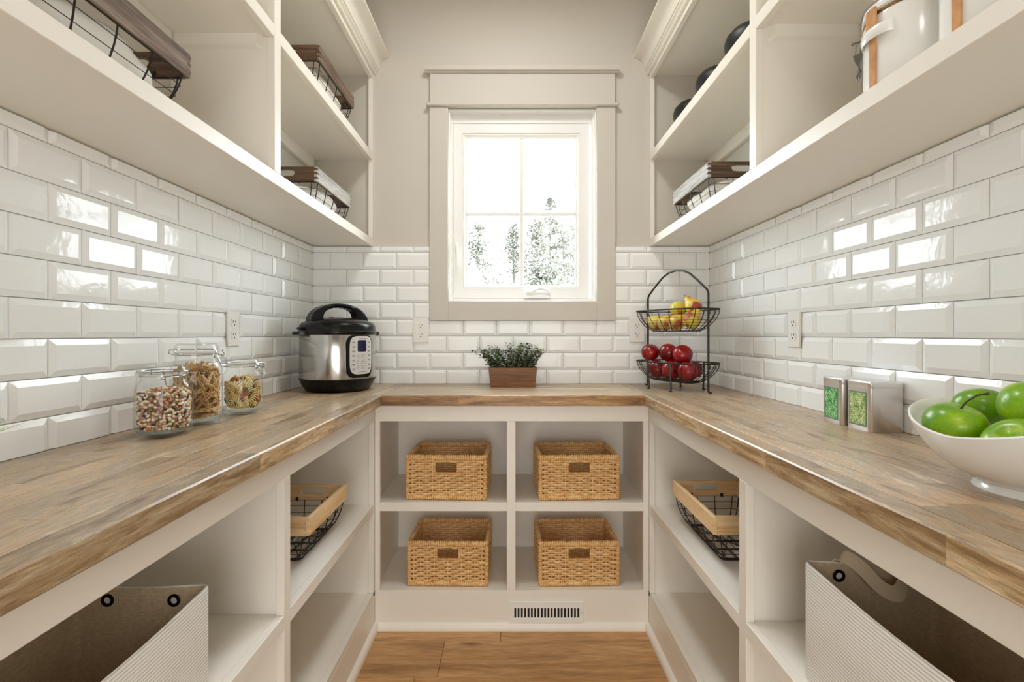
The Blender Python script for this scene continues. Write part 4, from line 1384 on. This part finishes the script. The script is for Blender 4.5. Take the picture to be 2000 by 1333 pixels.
# ------------------------------------------------------------------ two-tier fruit rack
RKC = Vector((0.683, 2.045, ZK))
rk_ang = math.atan2(-0.893, 0.449)
rack = thing('fruit_rack', 'dark wire two-tier fruit rack with arched handle in the counter corner', 'fruit rack', tuple(RKC), rk_ang)
def tier(parent, z0, z1, a, b, name):
    """wire tray: rim at Z1 (half sizes A along local x, B along y), tapering to Z0"""
    def loop(z, k, off=0):
        q = (z - z0) / (z1 - z0)
        g = 0.60 + 0.40 * math.sin(q * PI / 2) ** .75
        aa, bb = a * (g * .28 + .72 if False else g), b * (0.52 + 0.48 * math.sin(q * PI / 2) ** .75)
        pts = []
        for i in range(k):
            t_ = 2 * PI * (i + off) / k
            c, s_ = math.cos(t_), math.sin(t_)
            kk = 1 / (abs(c) ** 3.6 + abs(s_) ** 3.6) ** (1 / 3.6)
            pts.append((aa * c * kk, bb * s_ * kk, z))
        return pts
    t = thing(name, None, None, (0, 0, 0)); t.parent = parent
    rim = MB(); rim.tube(loop(z1, 56), 0.0030, 6, closed=True)
    tw = loop(z1, 132)     # beading of the twisted rim
    for i in range(0, 132):
        p = tw[i]; rim.ball(p, 0.0038, 5, 3)
    rim.build('twisted_rim', BRONZE, t, 60)
    w = MB()
    for k in range(1, 8): w.tube(loop(z0 + (z1 - z0) * k / 8, 44), 0.0008, 4, closed=True)
    w.tube(loop(z0, 44), 0.0022, 5, closed=True)
    nr = 20
    ls = [loop(z0 + (z1 - z0) * q, nr) for q in (0, .12, .3, .55, .8, 1.0)]
    for i in range(nr): w.tube([l[i] for l in ls], 0.0016, 5)
    bl = loop(z0, nr)
    for i in range(1, nr // 2):
        w.tube([bl[i], bl[nr - i]], 0.0012, 4)
    for k in range(-3, 4):
        y = k / 4 * b * .5
        w.tube([(-a * .57, y, z0 + .001), (a * .57, y, z0 + .001)], 0.0009, 4)
    w.build('wires', BRONZE, t, 60)
    return t
A_, B_ = 0.176, 0.097
tier(rack, 0.036, 0.113, A_, B_, 'lower_tray')
tier(rack, 0.241, 0.326, A_, B_, 'upper_tray')
fm = MB()
xe = 0.166
arch = [(-xe, 0, 0.004), (-xe, 0, 0.10), (-xe, 0, 0.30), (-xe, 0, 0.385), (-xe + .006, 0, 0.400), (-xe + .05, 0, 0.438), (-0.075, 0, 0.470), (-0.04, 0, 0.486), (0, 0, 0.491), (0.04, 0, 0.486), (0.075, 0, 0.470), (xe - .05, 0, 0.438), (xe - .006, 0, 0.400), (xe, 0, 0.385), (xe, 0, 0.30), (xe, 0, 0.10), (xe, 0, 0.004)]
fm.tube(arch, 0.0042, 8)
for sx in (-1, 1):
    fm.tube([(sx * xe, 0, 0.010), (sx * (xe + .004), 0, 0.004), (sx * (xe + .014), 0, 0.003)], 0.0038, 6)
fm.build('arched_handle', BRONZE, rack, 60)
for sx in (-1, 1):
    for sy in (-1, 1):
        l = MB()
        l.tube([(sx * 0.062, sy * 0.094, 0.110), (sx * 0.062, sy * 0.092, 0.060), (sx * 0.062, sy * 0.088, 0.010), (sx * 0.062, sy * 0.091, 0.004)], 0.0036, 6)
        l.lathe([(0.0, 0.0), (0.0075, 0.0), (0.0075, 0.003), (0.0, 0.005)], 10, c=(sx * 0.062, sy * 0.091, 0))
        l.build('leg', BRONZE, rack, 50)

# ------------------------------------------------------------------ fruit
def fruit_mat(name, base, other, third, sc=1.0, rough=0.25):
    m, nt, b = new_mat(name)
    tc = N(nt, 'ShaderNodeTexCoord'); oi = N(nt, 'ShaderNodeObjectInfo')
    n1 = N(nt, 'ShaderNodeTexNoise'); n1.inputs['Scale'].default_value = 14 * sc; n1.inputs['Detail'].default_value = 3
    mp = N(nt, 'ShaderNodeVectorMath', operation='ADD')
    cb = N(nt, 'ShaderNodeCombineXYZ'); ml = N(nt, 'ShaderNodeMath', operation='MULTIPLY'); ml.inputs[1].default_value = 9
    nt.links.new(oi.outputs['Random'], ml.inputs[0]); nt.links.new(ml.outputs[0], cb.inputs[0]); nt.links.new(ml.outputs[0], cb.inputs[1])
    nt.links.new(tc.outputs['Object'], mp.inputs[0]); nt.links.new(cb.outputs[0], mp.inputs[1]); nt.links.new(mp.outputs[0], n1.inputs['Vector'])
    r = N(nt, 'ShaderNodeValToRGB'); e = r.color_ramp.elements
    e[0].position = .36; e[0].color = rgba(base); e[1].position = .52; e[1].color = rgba(other)
    q = e.new(.62); q.color = rgba(third)
    nt.links.new(n1.outputs[0], r.inputs[0])
    n2 = N(nt, 'ShaderNodeTexNoise'); n2.inputs['Scale'].default_value = 320
    nt.links.new(tc.outputs['Object'], n2.inputs['Vector'])
    mr = N(nt, 'ShaderNodeMapRange'); mr.inputs[1].default_value = .35; mr.inputs[2].default_value = .7; mr.inputs[3].default_value = .9; mr.inputs[4].default_value = 1.12
    nt.links.new(n2.outputs[0], mr.inputs[0])
    hs = N(nt, 'ShaderNodeHueSaturation'); nt.links.new(mr.outputs[0], hs.inputs['Value']); nt.links.new(r.outputs[0], hs.inputs['Color'])
    nt.links.new(hs.outputs[0], b.inputs['Base Color'])
    b.inputs['Roughness'].default_value = rough; b.inputs['Coat Weight'].default_value = .12; b.inputs['Coat Roughness'].default_value = .08
    return m
RED = fruit_mat('red_apple_skin', srgb(98, 2, 10), srgb(136, 4, 14), srgb(158, 24, 28), 1.0, 0.26)
GREEN = fruit_mat('green_apple_skin', srgb(96, 148, 8), srgb(126, 172, 14), srgb(158, 190, 30), 1.2, 0.32)
PEAR = fruit_mat('pear_skin', srgb(206, 194, 66), srgb(216, 190, 70), srgb(164, 62, 40), 1.3, 0.42)
BARK = plain('fruit_stem', srgb(66, 48, 34), 0.7)
def apple_mesh(mat, r, seed, squash):
    m = MB(); n, k = 32, 18; rings = []
    r0 = random.Random(seed); ph = r0.uniform(0, 6)
    for i in range(k + 1):
        a = PI * (0.02 + 0.96 * i / k)
        rad = math.sin(a); z = -math.cos(a)
        pinch = 0.93 + 0.10 * (z * .5 + .5)
        zz = z * squash - 0.20 * math.exp(-(rad / .28) ** 2) * (1 if z > 0 else -0.55)
        ring = []
        for j in range(n):
            b = 2 * PI * j / n
            lob = 1 + 0.018 * math.cos(5 * b + ph) * (1 - (z * .5 + .5)) + 0.02 * math.sin(2 * b + ph)
            ring.append((r * rad * pinch * lob * math.cos(b), r * rad * pinch * lob * math.sin(b), r * zz))
        rings.append(ring)
    m.loft(rings, True, True, True)
    return m.mesh('apple', mat, 80)
def apple(label, group, mesh, loc, rot, r, stem):
    o = place('apple', mesh, None, loc, rot)
    tag(o, label, 'apple', group)
    if stem:
        pts = [Vector((0, 0, r * .64)), Vector((stem * .12, 0, r * .64 + stem * .4)), Vector((stem * .4, 0, r * .64 + stem * .8)), Vector((stem * .75, 0, r * .64 + stem))]
        MB().tube([tuple(p) for p in pts], [0.0014, 0.0012, 0.0013, 0.0019], 6).build('stem', BARK, o, 60)
    return o
ra = [apple_mesh(RED, 0.0405, s_, .90) for s_ in (1, 2, 3)]
RG = 'red apples in the lower tray'
def rk(al, pe, z):
    """rack coordinates: along the handle, towards the room, above the counter"""
    return (RKC.x + al * 0.449 - pe * 0.893, RKC.y - al * 0.893 - pe * 0.449, ZK + z)
rlabs = [
    (rk(-.117, .032, .1490), (0.2, -.15, 1), 'red apple at the window end of the heap on the lower tray', .010),
    (rk(-.036, .006, .1490), (.9, .5, 2), 'red apple in the middle of the heap, top row of the lower tray', 0),
    (rk(.047, .012, .1460), (.7, -.3, .4), 'largest red apple topping the heap, next to the rack upright', .008),
    (rk(.006, .034, .0800), (1.2, .3, .6), 'red apple in the bottom layer behind the short tray leg', 0),
    (rk(.089, .030, .0800), (1.5, .2, 2.2), 'red apple in the bottom layer at the middle of the tray front', 0),
    (rk(.052, -.040, .0810), (.3, .5, 3), 'red apple with stem tucked behind the rack upright', .010),
    (rk(-.043, -.038, .0800), (.8, 1, .3), 'red apple hidden in the middle of the tray', 0),
    (rk(-.077, .032, .0800), (1.0, .6, 1.3), 'red apple low in the tray at the window end', 0),
]
for i, (loc, rot, lab, stm) in enumerate(rlabs):
    apple(lab, RG, ra[i % 3], loc, rot, 0.0405, stm)
def pear_mesh(seed):
    m = MB(); rings = []
    prof = [(.010, -.034), (.020, -.032), (.028, -.024), (.0325, -.010), (.031, .004), (.026, .016), (.019, .027), (.0145, .036), (.012, .043), (.007, .048), (.002, .0495)]
    n = 24
    for r, z in prof:
        rings.append([(r * math.cos(2 * PI * j / n) + .06 * max(z, 0), r * math.sin(2 * PI * j / n), z) for j in range(n)])
    m.loft(rings, True, True, True)
    return m.mesh('pear', PEAR, 80)
pm_ = pear_mesh(1)
PG = 'pears in the upper tray'
U_, V_ = Vector((0.449, -0.893, 0)), Vector((-0.893, -0.449, 0))
def nk(d): return tuple(d.normalized().to_track_quat('Z', 'Y').to_euler())
up_ = Vector((0, 0, 1))
plabs = [
    (rk(-.100, .018, .2785), nk(-U_ + up_ * .35), 'yellow pear lying at the window end of the upper tray'),
    (rk(-.032, .024, .2785), nk(-V_ * .9 + up_ * .6), 'yellow pear second from the window end of the upper tray'),
    (rk(.036, .026, .2785), nk(-V_ * .8 + U_ * .3 + up_ * .5), 'blushed yellow pear at the front middle of the upper tray'),
    (rk(-.006, -.014, .3340), nk(-U_ * .8 - V_ * .3 + up_ * .1), 'yellow pear heaped on top of the others in the upper tray'),
    (rk(.102, .016, .2840), nk(-V_ * .5 + U_ * .2 + up_ * .9), 'blushed yellow pear beside the rack upright, inside the upper tray'),
    (rk(.066, -.026, .3420), nk(-U_ * .6 + up_ * .7), 'yellow pear heaped up next to the rack upright on the wall side'),
]
for loc, rot, lab in plabs:
    o = tag(place('pear', pm_, None, loc, rot), lab, 'pear', PG)
    MB().tube([(0.003, 0, .046), (.0035, 0, .054), (.006, 0, .061)], [.0013, .001, .0014], 5).build('stem', BARK, o, 60)

# ------------------------------------------------------------------ swooping white bowl of green apples
BWC = Vector((0.752, 0.712, ZK))
bowl = thing('fruit_bowl', 'white ceramic bowl with swooping rim holding green apples', 'bowl', tuple(BWC), math.radians(0))
def bowl_ring(q, ins):
    """q 0 at the foot, 1 at the rim; plan is an oval, longer along y; ends rise above the sides"""
    n = 64; pts = []
    for j in range(n):
        t_ = 2 * PI * j / n
        c, s_ = math.cos(t_), math.sin(t_)
        rim = 0.079 + 0.034 * s_ * s_ + 0.016 * max(0, -s_)
        ax = 0.055 + (0.122 - 0.055) * (q * .35 + .65 * math.sin(q * PI / 2))
        by = 0.065 + (0.166 - 0.065) * (q * .35 + .65 * math.sin(q * PI / 2))
        z = 0.010 + (rim - 0.010) * (q * .5 + .5 * (1 - math.cos(q * PI / 2)))
        pts.append(((ax - ins) * c, (by - ins) * s_, z + ins * (1.2 if q < .9 else 0)))
    return pts
m = MB()
outer = [bowl_ring(q, 0) for q in (0, .12, .25, .4, .55, .7, .82, .92, 1.0)]
inner = [bowl_ring(q, 0.0055) for q in (1.0, .92, .82, .7, .55, .4, .25, .12, 0)]
mid = [tuple((Vector(a) + Vector(b)) / 2 + Vector((0, 0, .0022))) for a, b in zip(outer[-1], inner[0])]
m.loft(outer + [mid] + inner, True, False, True)
m.build('bowl_body', CERAMIC, bowl, 60)
ft = MB(); n = 64
def fr_(ax, by, z): return [(ax * math.cos(2 * PI * j / n), by * math.sin(2 * PI * j / n), z) for j in range(n)]
ft.loft([fr_(.058, .068, .0135), fr_(.056, .066, .010), fr_(.060, .070, .004), fr_(.061, .071, 0), fr_(.054, .064, 0)], True, True, True)
ft.build('foot', CERAMIC, bowl, 50)
ga = [apple_mesh(GREEN, 0.0420, s_, .84) for s_ in (5, 6, 7)]
GG = 'green apples in the white bowl'
glabs = [
    ((0.690, 0.768, 0.9830), (.10, .22, -.74), 'green apple with a long curved stem at the front of the bowl', .034),
    ((0.774, 0.812, 0.9990), (.5, .2, 2), 'green apple at the back of the bowl beside the wall', 0),
    ((0.757, 0.721, 1.0150), (.9, -.5, 1), 'green apple resting on top of the others in the bowl', 0),
    ((0.701, 0.683, 0.9690), (.4, .6, 4), 'green apple half sunk below the swooping rim', 0),
    ((0.772, 0.637, 0.9840), (.3, .2, 5), 'green apple at the picture edge of the bowl', 0),
]
for i, (loc, rot, lab, stm) in enumerate(glabs):
    apple(lab, GG, ga[i % 3], loc, rot, 0.0420, stm)

# ------------------------------------------------------------------ square metal tins
def tin_label(name, c1, c2, c3):
    m, nt, b = new_mat(name)
    tc = N(nt, 'ShaderNodeTexCoord')
    n1 = N(nt, 'ShaderNodeTexNoise'); n1.inputs['Scale'].default_value = 105; n1.inputs['Detail'].default_value = 4; n1.inputs['Distortion'].default_value = 2.6
    nt.links.new(tc.outputs['Object'], n1.inputs['Vector'])
    r = N(nt, 'ShaderNodeValToRGB'); e = r.color_ramp.elements
    e[0].position = .40; e[0].color = rgba(c1); e[1].position = .5; e[1].color = rgba(c2); q = e.new(.60); q.color = rgba(c3)
    nt.links.new(n1.outputs[0], r.inputs[0]); nt.links.new(r.outputs[0], b.inputs['Base Color'])
    b.inputs['Roughness'].default_value = .4
    return m
EDGE = plain('label_border', srgb(112, 138, 122), 0.45)
def rr_ring(w, d, c, z, n=5):
    pts = []
    for (sx, sy, s0) in ((1, 1, 0), (-1, 1, 1), (-1, -1, 2), (1, -1, 3)):
        for q in range(n):
            an = (s0 + q / (n - 1)) * PI / 2
            pts.append((sx * (w - c) + c * math.cos(an), sy * (d - c) + c * math.sin(an), z))
    return pts
def tin(label, loc, rz, lm):
    t = thing('metal_tin', label, 'tin', loc, rz, 'square metal tins')
    w = 0.0405; h = 0.117
    MB().loft([rr_ring(w - .001, w - .001, .008, 0), rr_ring(w, w, .009, .0015), rr_ring(w, w, .009, h - .015)], True, True, True).build('tin_body', TIN, t, 35)
    MB().loft([rr_ring(w + .0005, w + .0005, .0095, h - .0150), rr_ring(w + .0009, w + .0009, .0098, h - .0140), rr_ring(w + .0009, w + .0009, .0098, h - .003), rr_ring(w - .0015, w - .0015, .0085, h), rr_ring(w - .006, w - .006, .006, h)], True, True, True).build('lid', TIN, t, 35)
    lb = MB().box(-w - .0006, -w + .0002, -.0295, .0295, .011, .092).build('label', EDGE, t)
    MB().box(-w - .0010, -w - .0006, -.0265, .0265, .0145, .0885).build('label_print', lm, lb)
    return t
tin('square metal tin with a yellow-green leafy label, nearer the apple bowl', (0.868, 1.1795, ZK), 0.0, tin_label('label_olive', srgb(104, 140, 66), srgb(166, 192, 118), srgb(224, 230, 180)))
tin('square metal tin with a bright green leafy label, behind its twin', (0.864, 1.2690, ZK), math.radians(-3), tin_label('label_green', srgb(40, 120, 58), srgb(92, 178, 96), srgb(186, 226, 172)))

# ------------------------------------------------------------------ black canisters on the wall shelf
def black_pot(label, loc):
    t = thing('black_canister', label, 'canister', loc, 0, 'black canisters on the wall shelf')
    MB().lathe([(0.0, 0.0), (0.066, 0.0), (0.071, 0.004), (0.079, 0.030), (0.084, 0.060), (0.084, 0.078), (0.080, 0.092), (0.072, 0.100), (0.070, 0.101), (0.0, 0.101)], 48).build('canister_body', BLACKM, t, 50)
    MB().lathe([(0.0, 0.101), (0.070, 0.1012), (0.068, 0.105), (0.050, 0.110), (0.0, 0.112)], 48).build('lid', BLACKM, t, 50)
    return t
black_pot('round black canister nearest the window wall on the upper shelf', (0.752, 2.020, 1.9565))
black_pot('round black canister in the middle of three on the upper shelf', (0.752, 1.775, 1.9565))
black_pot('round black canister farthest from the window, mostly hidden by the shelf edge', (0.752, 1.530, 1.9565))

# ------------------------------------------------------------------ white clamp-lid canisters
def canister(label, loc, clasp=136):
    t = thing('ceramic_canister', label, 'canister', loc, 0, 'white clamp-lid canisters')
    R, H = 0.080, 0.141
    MB().lathe([(0.0, 0.0), (R - .006, 0.0), (R - .001, 0.004), (R, 0.010), (R, H - .006), (R - .002, H), (0.0, H)], 56).build('canister_body', CERAMIC, t, 40)
    MB().lathe([(R - .004, H), (R - .0005, H + .0005), (R - .0005, H + .0055), (R - .004, H + .006)], 56).build('gasket', GASKET, t, 40)
    MB().lathe([(0.0, H + .006), (R - .003, H + .006), (R + .001, H + .010), (R + .001, H + .022), (R - .003, H + .030), (R - .012, H + .036), (R - .020, H + .036), (R - .022, H + .034), (0.0, H + .034)], 56).build('lid', CERAMIC, t, 40)
    bw = MB(); bw.tube([((R + .002) * math.cos(2 * PI * k / 48), (R + .002) * math.sin(2 * PI * k / 48), H + .024) for k in range(48)], 0.0014, 5, closed=True)
    bw.build('lid_wire', CHROME, t, 60)
    def band(mb, a, z0, z1, w0, w1, r0_, r1_, n=8):
        """strap hugging the cylinder around angle A, widths in metres"""
        rings = []
        for k in range(n + 1):
            f_ = k / n; z = z0 + (z1 - z0) * f_; w = w0 + (w1 - w0) * f_
            ring = []
            for (rr_, sg) in ((r1_, -1), (r1_, -.5), (r1_, 0), (r1_, .5), (r1_, 1), (r0_, 1), (r0_, 0), (r0_, -1)):
                an = a + sg * w / 2 / R
                ring.append((rr_ * math.cos(an), rr_ * math.sin(an), z))
            rings.append(ring)
        mb.loft(rings, True, True, True)
    sA = math.radians(182)
    s_ = MB(); band(s_, sA, 0.006, H - .040, 0.013, 0.015, R + .0005, R + .0035)
    band(s_, sA, H - .040, H - .022, 0.015, 0.019, R + .0035, R + .0065); band(s_, sA, H - .022, H + .012, 0.021, 0.020, R + .003, R + .0070)
    s_.build('leather_strap', LEATHER, t, 50)
    l_ = MB(); rings = []
    for k in range(13):
        an = sA + (k / 12 - .5) * 0.90
        bulge = 0.0085 * math.sin(PI * k / 12) ** .5
        ring = []
        for q in range(8):
            b = 2 * PI * q / 8
            rad = R + bulge + 0.0026 * math.cos(b)
            ring.append((rad * math.cos(an), rad * math.sin(an), H - .034 + 0.0105 * math.sin(b)))
        rings.append(ring)
    l_.loft(rings, True, True, True); l_.build('strap_lug', CERAMIC, t, 60)
    cA = math.radians(clasp)
    M = Matrix.Rotation(cA, 4, 'Z')
    c = MB()
    c.tube([(R + .001, 0, H - .010), (R + .016, 0, H - .010)], 0.0018, 6, M=M)
    c.ball((R + .017, 0, H - .010), 0.0032, 8, 5, M=M)
    for y in (-.004, .004): c.tube([(R + .004 + (.006 if y > 0 else 0), y, H - .010), (R + .006 + (.006 if y > 0 else 0), y, H - .038)], 0.0010, 5, M=M)
    c.loft([[tuple(M @ Vector(p)) for p in ((R + .001, -.006, H - .034), (R + .016, -.006, H - .036), (R + .013, -.006, H - .048), (R + .006, -.006, H - .062))],
            [tuple(M @ Vector(p)) for p in ((R + .001, .006, H - .034), (R + .016, .006, H - .036), (R + .013, .006, H - .048), (R + .006, .006, H - .062))]], True, True, True)
    c.tube([(R + .007, 0, H - .060), (R + .006, 0, H - .068), (R + .008, 0, H - .078), (R + .009, 0, H - .086)], [.002, .0036, .0044, .0018], 8, M=M)
    c.build('clasp', plain('dark_metal', (0.22, 0.21, 0.20), 0.28, metal=1.0), t, 50)
    return t
canister('white clamp-lid canister with tan strap, fully in view on the wall shelf', (0.742, 0.905, 1.5638))
canister('white clamp-lid canister cut off by the top picture corner', (0.742, 0.735, 1.5638), 255)

# ------------------------------------------------------------------ outdoors: pines and a gabled house
tag(MB().box(-60, 60, 2.6, 90, -0.9, -0.6).build('ground', plain('meadow', srgb(110, 112, 84), 0.9, var=(0.6, srgb(126, 120, 90)))), kind='structure')
NEEDLE = plain('pine_needles', srgb(98, 97, 88), 0.8)
TRUNK = plain('pine_bark', srgb(92, 88, 82), 0.9)
def pine(label, x, y, h, crown0, spread, seed, n_cl):
    t = thing('pine_tree', label, 'tree', (x, y, -0.6), 0, 'pine trees outside the window')
    r0 = random.Random(seed)
    tr = MB(); tr.tube([(0, 0, 0), (0.05, 0, h * .5), (-.04, 0, h * .8), (0, 0, h)], [.16, .12, .07, .015], 7)
    br, lf = MB(), MB()
    for i in range(n_cl):
        f_ = r0.random(); z = h * (crown0 + (1 - crown0) * f_)
        sp = spread * (1 - f_ ** 1.5 * .8) * r0.uniform(.25, 1.0)
        a = r0.uniform(0, 6.28)
        e = Vector((math.cos(a) * sp, math.sin(a) * sp, z + sp * r0.uniform(-.1, .35)))
        br.tube([(0, 0, z), tuple(e * .5 + Vector((0, 0, z)) * .5), tuple(e)], [.022, .015, .006], 4)
        cr = r0.uniform(.16, .42)
        for k in range(44):
            d = Vector((r0.gauss(0, 1), r0.gauss(0, 1), r0.gauss(0, .7))) * cr * .75
            p = e + d; L = r0.uniform(.05, .12)
            u = Vector((r0.uniform(-1, 1), r0.uniform(-1, 1), r0.uniform(-1, 1))).normalized(); v = u.orthogonal().normalized()
            lf.add([tuple(p + u * L), tuple(p + v * L * .45), tuple(p - u * L), tuple(p - v * L * .45)], [(0, 1, 2, 3)])
    tr.build('trunk', TRUNK, t, 60)
    tag(br.build('branches', TRUNK, t, 60), kind='stuff')
    tag(lf.build('foliage', NEEDLE, t), kind='stuff')
    return t
def at(px, d): return (px - 997.7) / 966 * d
pine('slender pine rising behind the house gable outside the window', at(934, 30), 30, 8.3, .42, 1.5, 1, 95)
pine('pine seen just beside the upright window bar, on the gable side', at(1003, 34), 34, 9.2, .40, 1.7, 2, 120)
pine('thin pine between the window bar and the tallest pine', at(1049, 26), 26, 7.7, .5, 0.9, 3, 75)
pine('tallest pine outside, its top reaching the upper pane', at(1075, 38), 38, 12.1, .40, 1.9, 4, 190)
pine('bushy pine at the far pane edge on the fruit rack side', at(1101, 42.5), 42.5, 11.0, .35, 2.0, 5, 150)
pine('low young pine in front of the tallest pine', at(1062, 22), 22, 4.7, .55, 1.5, 6, 110)
pine('distant pine half hidden by the window frame on the fruit rack side', at(1122, 47), 47, 12.3, .35, 1.9, 7, 130)
hs = thing('gabled_house', 'white gabled house showing in the lower pane corner', 'house', (at(924, 18), 18, -0.6), math.radians(8))
HW = plain('white_siding', srgb(238, 238, 238), 0.7)
hb = MB(); hb.extrude([(-1.05, 0), (1.05, 0), (1.05, 2.1), (0, 4.35), (-1.05, 2.1)], 1, 0, 5); hb.build('gable_wall', HW, hs)
for sx in (-1, 1):
    r_ = MB(); r_.extrude([(0, 4.36), (sx * 1.15, 1.9), (sx * 1.15, 1.98), (0, 4.46)], 1, -.15, 5.15); r_.build('roof_slope', plain('pale_roof', srgb(190, 192, 194), 0.8), hs)
